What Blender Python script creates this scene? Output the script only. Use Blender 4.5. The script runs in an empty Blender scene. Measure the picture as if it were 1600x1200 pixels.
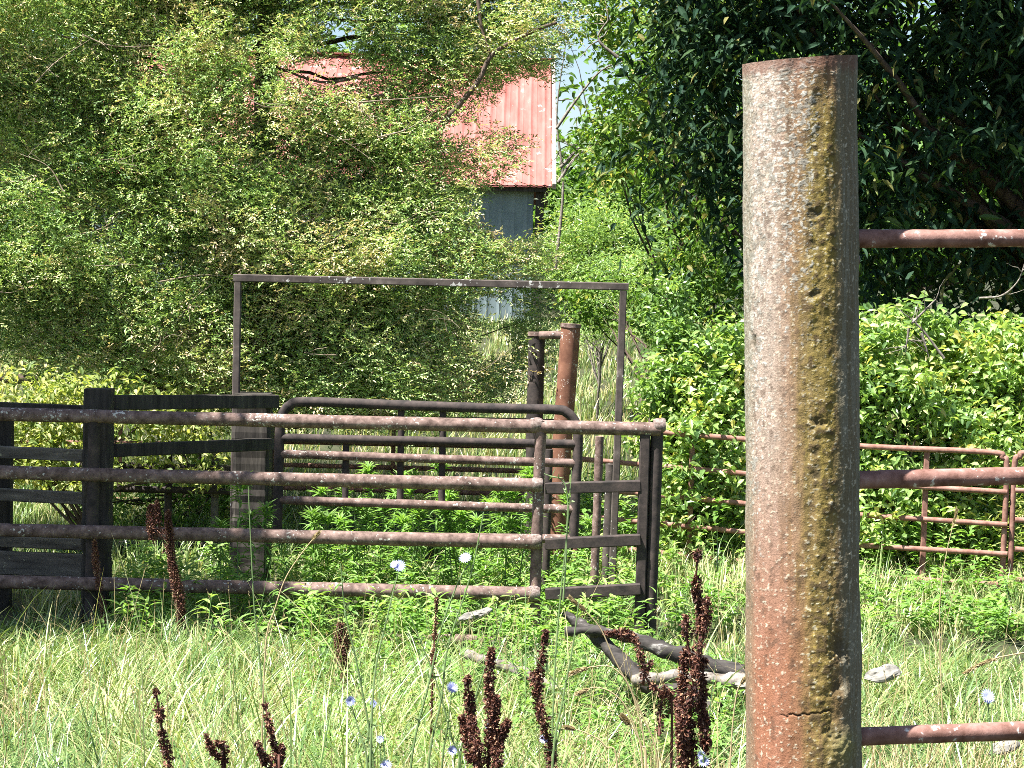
import bpy, math, random
import numpy as np
from mathutils import Matrix, Vector
R = np.random.default_rng(7)
random.seed(7)
SC = bpy.context.scene
COL = SC.collection

# ------------------------------------------------------------------ camera, sky, sun, exposure
F = 3000.0                                   # focal length in photo pixels (1600 wide)
CAMZ = 1.65
pitch, roll = math.atan(170 / F), math.radians(1.5)
fw = np.array([0, math.cos(pitch), -math.sin(pitch)])
up0 = np.array([0, math.sin(pitch), math.cos(pitch)]); rt0 = np.array([1., 0, 0])
UPV = math.cos(roll) * up0 - math.sin(roll) * rt0
RTV = math.cos(roll) * rt0 + math.sin(roll) * up0
CAM = np.array([0, 0, CAMZ])
cd = bpy.data.cameras.new('camera'); cam = bpy.data.objects.new('camera', cd); COL.objects.link(cam)
M4 = Matrix.Identity(4)
for i in range(3):
    M4[i][0] = RTV[i]; M4[i][1] = UPV[i]; M4[i][2] = -fw[i]; M4[i][3] = CAM[i]
cam.matrix_world = M4
cd.sensor_width = 36; cd.lens = 36 * F / 1600; cd.clip_end = 2000
SC.camera = cam

SUN_EL, SUN_H = math.radians(63), np.array([-.89, -.456])
SD = np.array([SUN_H[0] * math.cos(SUN_EL), SUN_H[1] * math.cos(SUN_EL), math.sin(SUN_EL)])
W = bpy.data.worlds.new('World'); SC.world = W; W.use_nodes = True
nt = W.node_tree; bgn = nt.nodes['Background']
sky = nt.nodes.new('ShaderNodeTexSky'); sky.sky_type = 'NISHITA'; sky.sun_disc = False
sky.sun_elevation = SUN_EL; sky.sun_rotation = math.atan2(SUN_H[0], SUN_H[1])
nt.links.new(sky.outputs[0], bgn.inputs[0]); bgn.inputs[1].default_value = 0.05
sl = bpy.data.lights.new('sun', 'SUN'); sl.energy = 5.0; sl.angle = math.radians(.5); sl.color = (1, .975, .92)
so = bpy.data.objects.new('sun', sl); COL.objects.link(so)
so.rotation_euler = Vector(SD).to_track_quat('Z', 'Y').to_euler(); so.location = (-20, -10, 40)
SC.view_settings.view_transform = 'Standard'; SC.view_settings.look = 'None'
SC.view_settings.exposure = 1.92; SC.view_settings.gamma = 1
cy = SC.cycles
cy.max_bounces = 6; cy.diffuse_bounces = 2; cy.glossy_bounces = 2; cy.transmission_bounces = 3; cy.transparent_max_bounces = 4
cy.caustics_reflective = False; cy.caustics_refractive = False
cy.use_adaptive_sampling = True; cy.adaptive_threshold = .015
cy.use_denoising = False; cy.filter_width = .9
cy.sample_clamp_indirect = 4

# ------------------------------------------------------------------ helpers
def P(px, py, d):
    """photo pixel at depth d (metres along the view axis) -> world point"""
    return CAM + d * (fw + RTV * ((px - 800) / F) + UPV * ((600 - py) / F))
def PA(px, py, d):
    px, py, d = np.asarray(px, float), np.asarray(py, float), np.asarray(d, float)
    return CAM + d[:, None] * (fw + np.outer((px - 800) / F, RTV) + np.outer((600 - py) / F, UPV))
def proj(p):
    q = p - CAM; d = q @ fw
    return 800 + F * (q @ RTV) / d, 600 - F * (q @ UPV) / d, d
def sm(a, b, x):
    t = np.clip((np.asarray(x, float) - a) / (b - a), 0, 1); return t * t * (3 - 2 * t)
def hsh(i, j, k=0):
    n = (i * 73856093) ^ (j * 19349663) ^ (k * 83492791)
    n = (n ^ (n >> 13)) * 1274126177 & 0x7fffffff
    return ((n ^ (n >> 16)) & 0xffff) / 65535.
def vnoise(x, y, z=None):
    x, y = np.asarray(x, float), np.asarray(y, float)
    z = np.zeros_like(x) if z is None else np.asarray(z, float)
    i, j, k = np.floor(x).astype(np.int64), np.floor(y).astype(np.int64), np.floor(z).astype(np.int64)
    u, v, w = x - i, y - j, z - k
    u, v, w = u * u * (3 - 2 * u), v * v * (3 - 2 * v), w * w * (3 - 2 * w)
    r = 0
    for a in (0, 1):
        for b in (0, 1):
            for c in (0, 1):
                r = r + hsh(i + a, j + b, k + c) * (u if a else 1 - u) * (v if b else 1 - v) * (w if c else 1 - w)
    return r
def fbm(x, y, z=None, o=3):
    r, a, t = 0, 1, 0
    x, y = np.asarray(x, float), np.asarray(y, float); z = np.zeros_like(x) if z is None else np.asarray(z, float)
    for _ in range(o):
        r = r + a * vnoise(x, y, z); t += a; a *= .5; x, y, z = x * 2.03 + 7, y * 2.03 + 3, z * 2.03 + 5
    return r / t
def gz(x, y):
    x, y = np.asarray(x, float), np.asarray(y, float)
    z = -.36 * sm(3.5, 10, y) + .96 * sm(15, 36, y) + 1.0 * sm(36, 90, y) + 6 * sm(100, 500, y)
    return z + (fbm(x * .6 + 50, y * .6 + 50) - .5) * .12 + (fbm(x * .15 + 9, y * .15) - .5) * .25 * sm(16, 30, y)
def nrm(a): return a / (np.linalg.norm(a, axis=-1, keepdims=True) + 1e-9)
def rv(n): return nrm(R.normal(size=(n, 3)))

class MB:
    def __init__(s): s.V, s.Fc, s.A, s.n, s.flat = [], [], [], 0, False
    def add(s, v, faces, a=.5):
        v = np.asarray(v, float).reshape(-1, 3)
        for f in faces:
            f = np.asarray(f, np.int64)
            if f.size: s.Fc.append(f + s.n)
        s.V.append(v); s.A.append(np.broadcast_to(np.asarray(a, float), (len(v),))); s.n += len(v)
    def build(s, name, mat, parent=None, smooth=True, cols=None):
        me = bpy.data.meshes.new(name)
        V = np.concatenate(s.V)
        org = np.zeros(3)
        if parent is not None: org = np.array(parent.get('_o', (0, 0, 0)))
        me.vertices.add(len(V)); me.vertices.foreach_set('co', (V - org).astype(np.float32).ravel())
        L = np.concatenate([f.ravel() for f in s.Fc]); sizes = np.concatenate([np.full(len(f), f.shape[1]) for f in s.Fc])
        me.loops.add(len(L)); me.loops.foreach_set('vertex_index', L.astype(np.int32))
        me.polygons.add(len(sizes)); st = np.concatenate([[0], np.cumsum(sizes)[:-1]])
        me.polygons.foreach_set('loop_start', st.astype(np.int32))
        me.update(calc_edges=True)
        me.polygons.foreach_set('use_smooth', np.full(len(sizes), smooth and not s.flat))
        at = me.attributes.new('v', 'FLOAT', 'POINT'); at.data.foreach_set('value', np.concatenate(s.A).astype(np.float32))
        if cols is not None:
            ca = me.attributes.new('col', 'FLOAT_COLOR', 'POINT')
            ca.data.foreach_set('color', np.concatenate([cols, np.ones((len(cols), 1))], 1).astype(np.float32).ravel())
        me.materials.append(mat); me.validate()
        o = bpy.data.objects.new(name, me); COL.objects.link(o)
        if parent is not None: o.parent = parent
        return o
def tag(o, label, cat=None, group=None, kind=None):
    if label: o['label'] = label
    if cat: o['category'] = cat
    if group: o['group'] = group
    if kind: o['kind'] = kind
    return o
def thing(name, loc, label, cat, group=None):
    o = bpy.data.objects.new(name, None); COL.objects.link(o); o.empty_display_size = .1
    o.location = [float(c) for c in loc]; o['_o'] = [float(c) for c in loc]
    return tag(o, label, cat, group)
def copy_tree(o, parent=None):
    c = o.copy(); COL.objects.link(c)
    if parent: c.parent = parent
    for ch in list(o.children): copy_tree(ch, c)
    return c

def prof_round(n=12):
    a = np.arange(n) / n * 2 * math.pi
    return np.stack([np.cos(a), np.sin(a)], 1)
def prof_box(w, h, b=.12):
    bw = b * min(w, h); x, y = w / 2, h / 2
    return np.array([[x, y - bw], [x - bw, y], [-x + bw, y], [-x, y - bw], [-x, -y + bw], [-x + bw, -y], [x - bw, -y], [x, -y + bw]])
def sweep(mb, path, prof, rad=1., a=.5, upv=(0, 0, 1), rough=0., cap=True):
    path = np.asarray(path, float); m = len(path); n = len(prof)
    T = nrm(np.gradient(path, axis=0)) if m > 2 else np.repeat(nrm(path[1] - path[0])[None], m, 0)
    U = np.array(upv, float)
    if abs(T[0] @ U) > .95: U = np.array([0, 1., 0])
    S = nrm(np.cross(T, U)); B = np.cross(S, T)
    rad = np.broadcast_to(np.asarray(rad, float), (m,))
    V = path[:, None] + rad[:, None, None] * (prof[None, :, :1] * S[:, None] + prof[None, :, 1:] * B[:, None])
    if rough:
        q = V * 18
        V = V + (fbm(q[..., 0], q[..., 1], q[..., 2]) - .5)[..., None] * rough * 2 * nrm(V - path[:, None])
    i = np.arange(m - 1)[:, None] * n; j = np.arange(n)[None]; j2 = (j + 1) % n
    q = np.stack([i + j, i + j2, i + n + j2, i + n + j], -1).reshape(-1, 4)
    mb.add(V.reshape(-1, 3), [q[:, ::-1]], a)
    if cap:
        mb.add(V[0], [np.arange(n)[None]], a); mb.add(V[-1], [np.arange(n)[None, ::-1]], a)
def line(p, q, n=2): return np.linspace(p, q, n)
def pipe(mb, p, q, r, a=.5, n=12, rough=.002, seg=None):
    L = np.linalg.norm(np.subtract(q, p)); seg = seg or max(3, int(L / .06))
    sweep(mb, line(p, q, seg), prof_round(n), r, a, rough=rough)
def beam(mb, p, q, w, h, a=.5, upv=(0, 0, 1), rough=.0, b=.12):
    L = np.linalg.norm(np.subtract(q, p)); mb.flat = True
    sweep(mb, line(p, q, max(3, int(L / .1))), prof_box(w, h, b), 1, a, upv, rough)
def curve(pts, n=24):
    """smooth Catmull-Rom through points"""
    p = np.asarray(pts, float); p = np.concatenate([[2 * p[0] - p[1]], p, [2 * p[-1] - p[-2]]])
    out = []
    k = len(p) - 3; per = max(2, n // k)
    for i in range(k):
        t = np.linspace(0, 1, per, endpoint=(i == k - 1))[:, None]
        a, b, c, d = p[i:i + 4]
        out.append(.5 * ((2 * b) + (-a + c) * t + (2 * a - 5 * b + 4 * c - d) * t ** 2 + (-a + 3 * b - 3 * c + d) * t ** 3))
    return np.concatenate(out)

# leaf builders ------------------------------------------------------------
def kites(mb, C, D, N, L, Wd, a, fold=.25, wid=.4):
    """single folded quads: sprigs, small leaves"""
    S = nrm(np.cross(D, N)); N = np.cross(S, D)
    L = np.broadcast_to(L, (len(C),))[:, None]; Wd = np.broadcast_to(Wd, (len(C),))[:, None]
    mid = C + D * L * wid
    V = np.stack([C, mid + S * Wd / 2 + N * Wd * fold, C + D * L, mid - S * Wd / 2 + N * Wd * fold], 1)
    i = np.arange(len(C))[:, None] * 4
    mb.add(V.reshape(-1, 3), [np.concatenate([i + [[0, 1, 2]], i + [[0, 2, 3]]])], np.repeat(np.broadcast_to(a, (len(C),)), 4))
def leaves(mb, C, D, N, L, Wd, a, fold=.18, droop=.25):
    """six-sided folded and drooping leaves"""
    S = nrm(np.cross(D, N)); N = np.cross(S, D)
    L = np.broadcast_to(L, (len(C),))[:, None]; Wd = np.broadcast_to(Wd, (len(C),))[:, None]
    def pt(t, s, k): return C + D * L * t - N * L * droop * t * t + S * Wd * s + N * Wd * k
    V = np.stack([pt(0, 0, 0), pt(.28, .42, fold), pt(.62, .36, fold), pt(1, 0, 0), pt(.62, -.36, fold), pt(.28, -.42, fold), pt(.5, 0, 0)], 1)
    i = np.arange(len(C))[:, None] * 7
    q = [[0, 1, 2, 6], [6, 2, 3, 6]]
    mb.add(V.reshape(-1, 3), [np.concatenate([i + [[0, 1, 2, 6]], i + [[0, 6, 4, 5]]]), np.concatenate([i + [[6, 2, 3]], i + [[6, 3, 4]]])],
           np.repeat(np.broadcast_to(a, (len(C),)), 7))
def blades(mb, C, az, L, Wd, lean, a, segs=3):
    """grass blades: base, azimuth, length, width, lean 0..1"""
    n = len(C); h = np.stack([np.cos(az), np.sin(az), np.zeros(n)], 1); s = np.stack([-np.sin(az), np.cos(az), np.zeros(n)], 1)
    tw = R.uniform(-1, 1, n)[:, None]; s = nrm(s + h * tw)
    V = []; p = np.array(C, float); th = R.uniform(.02, .3, n); L = np.broadcast_to(L, (n,))
    for k in range(segs + 1):
        w = (Wd * (1 - (k / segs) ** 1.6) * .5)
        if k < segs: V += [p - s * w[:, None], p + s * w[:, None]]
        else: V += [p]
        d = h * np.sin(th)[:, None] + np.array([0, 0, 1.]) * np.cos(th)[:, None]
        p = p + d * (L / segs)[:, None]; th = th + lean * 2.6 / segs
    V = np.stack(V, 1); m = V.shape[1]; i = np.arange(n)[:, None] * m
    q = np.concatenate([i + [[2 * k, 2 * k + 1, 2 * k + 3, 2 * k + 2]] for k in range(segs - 1)])
    k = segs - 1
    mb.add(V.reshape(-1, 3), [q, i + [[2 * k, 2 * k + 1, 2 * k + 2]]], np.repeat(a, m))

# ------------------------------------------------------------------ materials
def mat(name):
    m = bpy.data.materials.new(name); m.use_nodes = True
    t = m.node_tree; b = t.nodes['Principled BSDF']; return m, t, b
def nd(t, typ, **k):
    n = t.nodes.new(typ)
    for a, v in k.items():
        if a in n.inputs.keys(): n.inputs[a].default_value = v
        else: setattr(n, a, v)
    return n
def ramp(t, fac, stops, interp='LINEAR'):
    r = t.nodes.new('ShaderNodeValToRGB'); r.color_ramp.interpolation = interp
    e = r.color_ramp.elements
    while len(e) < len(stops): e.new(.5)
    for x, (p, c) in zip(e, stops): x.position = p; x.color = (*c, 1) if len(c) == 3 else c
    t.links.new(fac, r.inputs[0]); return r
def foliage(name, stops, trans=.35, rough=.55, spec=.35, tmul=(1.5, 1.55, .7)):
    m, t, b = mat(name)
    at = nd(t, 'ShaderNodeAttribute', attribute_name='v')
    r = ramp(t, at.outputs['Fac'], stops)
    t.links.new(r.outputs[0], b.inputs['Base Color']); b.inputs['Roughness'].default_value = rough
    b.inputs['Specular IOR Level'].default_value = spec
    tr = nd(t, 'ShaderNodeBsdfTranslucent')
    mu = t.nodes.new('ShaderNodeMix'); mu.data_type = 'RGBA'; mu.blend_type = 'MULTIPLY'; mu.inputs[0].default_value = 1
    t.links.new(r.outputs[0], mu.inputs[6]); mu.inputs[7].default_value = (*tmul, 1)
    t.links.new(mu.outputs[2], tr.inputs[0])
    mx = nd(t, 'ShaderNodeMixShader'); mx.inputs[0].default_value = trans
    t.links.new(b.outputs[0], mx.inputs[1]); t.links.new(tr.outputs[0], mx.inputs[2])
    t.links.new(mx.outputs[0], t.nodes['Material Output'].inputs[0])
    return m
def surface(name, c1, c2, c3=None, scale=20, spot=None, spot_scale=60, spot_th=.62, rough=.85, bump=.3, metal=0., stretch=(1, 1, 1)):
    m, t, b = mat(name)
    tc = nd(t, 'ShaderNodeTexCoord'); mp = nd(t, 'ShaderNodeMapping'); mp.inputs['Scale'].default_value = stretch
    t.links.new(tc.outputs['Object'], mp.inputs[0])
    n1 = nd(t, 'ShaderNodeTexNoise', Scale=scale, Detail=8., Roughness=.65); t.links.new(mp.outputs[0], n1.inputs['Vector'])
    st = [(.35, c1), (.6, c2)] + ([(.72, c3)] if c3 else [])
    r = ramp(t, n1.outputs['Fac'], st); out = r.outputs[0]; hgt = n1.outputs['Fac']
    if spot:
        n2 = nd(t, 'ShaderNodeTexNoise', Scale=spot_scale, Detail=4., Roughness=.6); t.links.new(tc.outputs['Object'], n2.inputs['Vector'])
        n3 = nd(t, 'ShaderNodeTexNoise', Scale=spot_scale * .13, Detail=3.); t.links.new(tc.outputs['Object'], n3.inputs['Vector'])
        ad = nd(t, 'ShaderNodeMath', operation='MULTIPLY_ADD'); t.links.new(n3.outputs['Fac'], ad.inputs[0]); ad.inputs[1].default_value = .6
        t.links.new(n2.outputs['Fac'], ad.inputs[2])
        k = ramp(t, ad.outputs[0], [(spot_th + .25, (0, 0, 0)), (spot_th + .3, (1, 1, 1))])
        mu = t.nodes.new('ShaderNodeMix'); mu.data_type = 'RGBA'; t.links.new(k.outputs[0], mu.inputs[0])
        t.links.new(out, mu.inputs[6]); mu.inputs[7].default_value = (*spot, 1); out = mu.outputs[2]
    t.links.new(out, b.inputs['Base Color']); b.inputs['Roughness'].default_value = rough; b.inputs['Metallic'].default_value = metal
    b.inputs['Specular IOR Level'].default_value = .3
    bp = nd(t, 'ShaderNodeBump', Strength=bump, Distance=.004); t.links.new(hgt, bp.inputs['Height']); t.links.new(bp.outputs[0], b.inputs['Normal'])
    return m

M = {}
M['rust'] = surface('rusty_pipe', (.065, .04, .032), (.20, .135, .115), (.33, .25, .22), 22, (.5, .48, .43), 60, .69, bump=.6)
M['rust_dark_shaded'] = surface('dark_shaded_pipe', (.022, .018, .017), (.06, .045, .04), (.10, .07, .06), 16, (.36, .36, .33), 45, .77, bump=.6)  # dark pipe, also used where tree shade is coloured in
M['rust_red'] = surface('red_rust', (.16, .075, .055), (.30, .16, .125), (.36, .22, .18), 20, None, bump=.4)
M['rust_brown'] = surface('brown_rust', (.12, .05, .03), (.20, .09, .055), (.24, .12, .08), 12, (.5, .42, .36), 80, .70, bump=.4)
M['rod'] = surface('rod_rust', (.12, .055, .04), (.27, .15, .125), (.38, .26, .23), 30, (.6, .58, .54), 60, .68, bump=.6)
M['bead'] = surface('weld_rust', (.08, .05, .04), (.24, .19, .17), (.42, .40, .37), 60, None, bump=.8)
M['steel_sq'] = surface('weathered_tube', (.04, .032, .028), (.10, .08, .07), (.2, .165, .145), 10, (.45, .44, .41), 35, .72, bump=.4)
M['wood_dark'] = surface('old_dark_wood', (.02, .017, .014), (.055, .047, .039), (.10, .09, .074), 30, (.28, .28, .22), 40, .80, stretch=(1, 1, .12), bump=.8)
M['board'] = surface('grey_board', (.06, .052, .044), (.16, .14, .115), (.25, .22, .18), 26, (.35, .33, .22), 40, .74, stretch=(.12, 1, 1), bump=.8)
M['bark'] = surface('bark', (.045, .03, .022), (.12, .085, .065), (.2, .16, .13), 22, None, stretch=(1, 1, .25), bump=.9)
M['deadwood'] = surface('bleached_wood', (.08, .065, .055), (.24, .21, .18), (.38, .35, .31), 30, None, bump=.6)
M['twig'] = surface('dry_twig', (.13, .09, .06), (.30, .24, .18), (.42, .36, .3), 30, None, bump=.6)
M['log'] = surface('charred_log', (.015, .013, .012), (.06, .052, .047), (.42, .40, .37), 22, None, stretch=(.3, 1, 1), bump=1.)
M['stone'] = surface('pale_stone', (.09, .085, .075), (.22, .205, .18), (.32, .30, .27), 14, None, bump=.5)
M['rustpost_flake'] = None
M['soil'] = surface('meadow_soil', (.02, .02, .01), (.045, .05, .02), (.10, .09, .045), 3.0, None, bump=.3)
M['cedar'] = foliage('cedar_foliage', [(0, (.04, .085, .028)), (.3, (.15, .26, .08)), (.55, (.34, .48, .17)), (.78, (.60, .66, .31)), (1, (.62, .48, .32))], .2)
M['juniper_tip'] = foliage('cedar_light', [(0, (.05, .11, .03)), (.5, (.12, .23, .06)), (1, (.28, .32, .12))], .3)
M['leaf'] = foliage('broad_leaf', [(0, (.04, .09, .018)), (.5, (.10, .20, .035)), (.85, (.22, .31, .08)), (1, (.38, .34, .12))], .4)
M['leaf_shaded'] = foliage('shaded_leaf', [(0, (.013, .036, .020)), (.6, (.032, .07, .034)), (.9, (.07, .12, .035)), (1, (.18, .17, .06))], .2, .6, .12)  # canopy shade and a few light spots coloured into the leaves
M['shrub'] = foliage('shrub_leaf', [(0, (.07, .14, .045)), (.5, (.24, .37, .11)), (.85, (.42, .52, .2)), (1, (.56, .5, .16))], .38, .38, .55)
M['yellow'] = foliage('yellow_leaf', [(0, (.10, .16, .035)), (.5, (.30, .36, .10)), (1, (.58, .54, .24))], .4)
M['grass'] = foliage('grass', [(0, (.03, .065, .018)), (.35, (.10, .18, .05)), (.65, (.22, .30, .095)), (.88, (.42, .43, .2)), (1, (.56, .47, .27))], .22, .35, .55)
M['weed'] = foliage('weed_leaf', [(0, (.05, .12, .025)), (.6, (.18, .33, .07)), (1, (.34, .46, .15))], .4)
M['dock'] = foliage('dry_dock', [(0, (.028, .011, .009)), (.5, (.095, .034, .022)), (.85, (.20, .085, .05)), (1, (.36, .22, .13))], .1, .7, tmul=(1.3, 1, .8))
M['straw'] = foliage('straw', [(0, (.25, .2, .09)), (1, (.52, .42, .24))], .25, .6, tmul=(1.1, 1, .8))
M['stem'] = foliage('green_stem', [(0, (.10, .17, .05)), (1, (.2, .28, .12))], .15)
M['petal'] = foliage('blue_petal', [(0, (.34, .37, .70)), (1, (.55, .57, .82))], .35, .6, tmul=(1, 1, 1))

# ------------------------------------------------------------------ ground
def ground():
    ys = np.concatenate([np.linspace(-4, 20, 97), np.linspace(20.5, 60, 60), np.linspace(63, 500, 30)])
    xs = np.concatenate([-np.geomspace(14, 400, 20)[::-1], np.linspace(-13.5, 13.5, 91), np.geomspace(14, 400, 20)])
    X, Y = np.meshgrid(xs, ys); Z = gz(X, Y); m, n = X.shape
    i = np.arange(m - 1)[:, None] * n + np.arange(n - 1)[None]
    q = np.stack([i, i + 1, i + n + 1, i + n], -1).reshape(-1, 4)
    mb = MB(); mb.add(np.stack([X, Y, Z], -1).reshape(-1, 3), [q])
    tag(mb.build('ground', M['soil']), 'grassy pasture ground under the weeds', None, None, 'structure')
ground()

# ------------------------------------------------------------------ foreground post and rods
def fore_fence():
    D = 3.0; top, bot = P(1250, 94, D), P(1256, 1215, D)
    ax = nrm(top - bot); base = bot + ax * ((gz(bot[0], bot[1]) - .3 - bot[2]) / ax[2])
    t = thing('pipe_fence', [base[0], base[1], float(gz(base[0], base[1]))], 'thick nearest rusty pipe post crusted with pale lichen, with three rods running off right', 'fence')
    # post
    H = np.linalg.norm(top - base); nv, nu = 950, 300
    hs = np.concatenate([np.linspace(0, H - 1.15, 60, endpoint=False), np.linspace(H - 1.15, H, nv)])
    a = np.arange(nu) / nu * 2 * math.pi
    S = nrm(np.cross(ax, [0, 1, 0])); S = S if S[0] > 0 else -S
    B = nrm(np.cross(ax, S)); B = B if B[1] < 0 else -B            # toward the camera
    r0 = .0885
    A, Hh = np.meshgrid(a, hs)
    u = np.sin(A); front = np.cos(A) > 0
    py = 94 + (H - Hh) * 1000.; xx = A * r0; xm = np.where(A > math.pi, A - 2 * math.pi, A)
    N1 = fbm(np.cos(A) * 9, np.sin(A) * 9, Hh * 90, 4); N2 = fbm(np.cos(A) * 22, np.sin(A) * 22, Hh * 260, 3)
    N3 = fbm(np.cos(A) * 3 + 9, np.sin(A) * 3, Hh * 6, 4); N4 = fbm(np.cos(A) * 14 + 5, np.sin(A) * 14, Hh * 12, 3)
    rad = r0 + (N1 - .5) * .0010 + (N2 - .5) * .0006 + (N3 - .5) * .003
    col = np.zeros(A.shape + (3,))
    def mixc(c, w):
        nonlocal col
        col = col * (1 - w[..., None]) + np.array(c) * w[..., None]
    one = np.ones_like(A)
    mixc((.19, .105, .06), one); mixc((.24, .15, .105), sm(.4, .6, N3)); mixc((.14, .08, .038), sm(.45, .7, N4) * .8)
    mixc((.30, .25, .21), sm(-.2, -.7, u) * sm(1150, 500, py) * .8)
    low = sm(650, 1100, py)
    mixc((.23, .095, .055), low * sm(.35, -.2, u) * .8)
    # olive and mustard moss band
    broad = np.exp(-((u - .2) / .42) ** 2) * sm(60, 330, py)
    mixc((.19, .145, .055), np.clip(broad * (.6 + .8 * N4), 0, 1) * (.95 - .35 * low))
    wob = .12 * (fbm(py * .012, one * 3) - .5)
    band = np.exp(-(np.clip(np.abs(u - .20 - wob - .1 * sm(500, 200, py)) - .12 - .3 * (N3 - .5), 0, 9) / .22) ** 2) * sm(100, 240, py)
    band = np.clip(band * (.1 + 1.4 * N4), 0, 1)
    mixc((.19, .14, .03), np.clip(band * .8, 0, 1) * (1 - .5 * low)); mixc((.085, .062, .016), sm(.48, .60, N1) * band * .85)
    mixc((.32, .24, .045), sm(.58, .68, N2) * band * .7)
    shade_side = sm(.38, .62, u + wob) * front  # grey-olive shade painted on the side turned from the sun
    mixc((.12, .11, .07), shade_side * .8); mixc((.2, .19, .15), shade_side * sm(.5, .6, N4) * .6)
    mixc((.07, .045, .03), sm(.60, .68, N1) * .55 * (1 - shade_side))
    # lichen film
    lich = np.clip(sm(.55, -.3, u) * (.95 * sm(620, 150, py) + .30 * sm(1000, 600, py)) + sm(-.6, -.95, u) * sm(1050, 700, py) * .6, 0, 1)
    k = sm(.50, .44, N1 * .3 + N2 * .7 + .20 * (1 - lich))
    k = k * (lich > .05); mixc((.40, .40, .36), k * .75 * sm(0, .5, lich)); mixc((.09, .075, .055), sm(.44, .40, N1) * lich * .6)
    sp = sm(.67, .71, N2) * (1 - lich * .4)
    mixc((.5, .46, .36), sp * .6)
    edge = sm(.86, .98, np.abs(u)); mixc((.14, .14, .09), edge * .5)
    mixc((.14, .07, .05), sm(125, 105, py + (N4 - .5) * 30) * .7)
    rad = rad + k * .0006 + sp * .0002 + band * (N1 - .45) * .0025 + (fbm(np.cos(A) * 4 + 2, np.sin(A) * 4, Hh * 14, 3) - .5) * .006
    for (dx, dy, rr, dep, ry) in [(1259, 343, 9, .004, 1.2), (1255, 385, 6, .002, 1), (1257, 463, 9, .004, .6), (1265, 657, 8, .005, 1.1), (1172, 532, 5, .004, 2),
                              (1300, 1000, 15, .007, 1.2), (1287, 1128, 10, .005, 1), (1232, 640, 5, .002, 1), (1262, 700, 5, .002, 2), (1262, 735, 6, .002, 2), (1294, 1060, 8, .003, 1.5)]:
        ua = math.asin((dx - 1251 - (dy - 94) * .005) / 89.)
        dd = np.sqrt((xm - ua) ** 2 * 89 ** 2 + ((py - dy) / ry) ** 2) / rr + (N1 - .5) * 2.4 + (N2 - .5)
        w = sm(1.7, .0, dd); rad = rad - w * dep * .55; mixc((.055, .042, .022), w * .75)
    w = np.exp(-(((u - .55) * 89 / 20) ** 2 + ((py - 1155) / 26) ** 2)); rad = rad + w * .009 * (N1 + .3); mixc((.17, .16, .06), np.clip(w * 1.3, 0, 1) * .7)
    w = np.exp(-(((u - .6) * 89 / 14) ** 2 + ((py - 1075) / 18) ** 2)); rad = rad + w * .006 * (N1 + .3)
    crk = np.exp(-((py - 1101 + (N4 - .5) * 12 + u * 6) / 1.1) ** 2) * (.35 + .65 * N2) * sm(-.66, -.3, u) * sm(.45, .25, u); rad = rad - crk * .004; mixc((.02, .01, .008), np.clip(crk * 1.3, 0, 1))
    V = (base + Hh[..., None] * ax + rad[..., None] * (np.sin(A)[..., None] * S + np.cos(A)[..., None] * B)) + (sm(H - .06, H, Hh) * (.006 * np.sin(A) - .010 * np.cos(A)))[..., None] * ax
    m = len(hs); i = np.arange(m - 1)[:, None] * nu; j = np.arange(nu)[None]; j2 = (j + 1) % nu
    q = np.stack([i + j, i + j2, i + nu + j2, i + nu + j], -1).reshape(-1, 4)
    mb = MB(); mb.add(V.reshape(-1, 3), [q])
    pm, tt, b = mat('lichened_rust'); at = nd(tt, 'ShaderNodeAttribute', attribute_name='col')
    tc = nd(tt, 'ShaderNodeTexCoord'); nn = nd(tt, 'ShaderNodeTexNoise', Scale=420., Detail=4.); tt.links.new(tc.outputs['Object'], nn.inputs['Vector'])
    rr = ramp(tt, nn.outputs['Fac'], [(.3, (.72, .7, .68)), (.7, (1.25, 1.25, 1.25))])
    mu = tt.nodes.new('ShaderNodeMix'); mu.data_type = 'RGBA'; mu.blend_type = 'MULTIPLY'; mu.inputs[0].default_value = 1
    tt.links.new(at.outputs['Color'], mu.inputs[6]); tt.links.new(rr.outputs[0], mu.inputs[7]); tt.links.new(mu.outputs[2], b.inputs['Base Color'])
    b.inputs['Roughness'].default_value = .85; b.inputs['Specular IOR Level'].default_value = .25
    bp = nd(tt, 'ShaderNodeBump', Strength=.5, Distance=.0015); tt.links.new(nn.outputs['Fac'], bp.inputs['Height']); tt.links.new(bp.outputs[0], b.inputs['Normal'])
    post = mb.build('post', pm, t, True, col.reshape(-1, 3))
    # raised lichen flakes
    n = 34000
    ang = R.uniform(-1.5, 1.5, n); pyy = 100 + 1100 * R.random(n) ** 1.9; uu = np.sin(ang)
    cl = fbm(uu * 11 + 3, pyy * .06, o=3)
    dens = np.clip(sm(.7, -.2, uu) * (1.15 * sm(560, 200, pyy) +   .16 * sm(1000, 450, pyy)) + .012, 0, 1) * sm(.36, .56, cl) * .9
    dens *= 1 - .6 * sm(130, 105, pyy)
    keep = R.random(n) < dens; ang, pyy = ang[keep], pyy[keep]; n = len(ang)
    h = H - (pyy - 94) / 1000.
    nor = np.sin(ang)[:, None] * S + np.cos(ang)[:, None] * B
    C = base + h[:, None] * ax + (r0 + R.uniform(.0012, .0026, n))[:, None] * nor
    T1 = nrm(np.cross(nor, ax)); T2 = np.cross(nor, T1)
    mb = MB(); K = 7; sz = R.lognormal(math.log(.0021), .62, n) * (1 + 1.0 * sm(600, 220, pyy)); V = [C + nor * (sz * .22)[:, None]]
    for k in range(K):
        th = k / K * 2 * math.pi + R.uniform(-.3, .3, n); rr_ = sz * R.uniform(.55, 1.25, n)
        V.append(C + T1 * (np.cos(th) * rr_)[:, None] + T2 * (np.sin(th) * rr_)[:, None] + nor * R.uniform(-.0003, .0021, n)[:, None])
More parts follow.
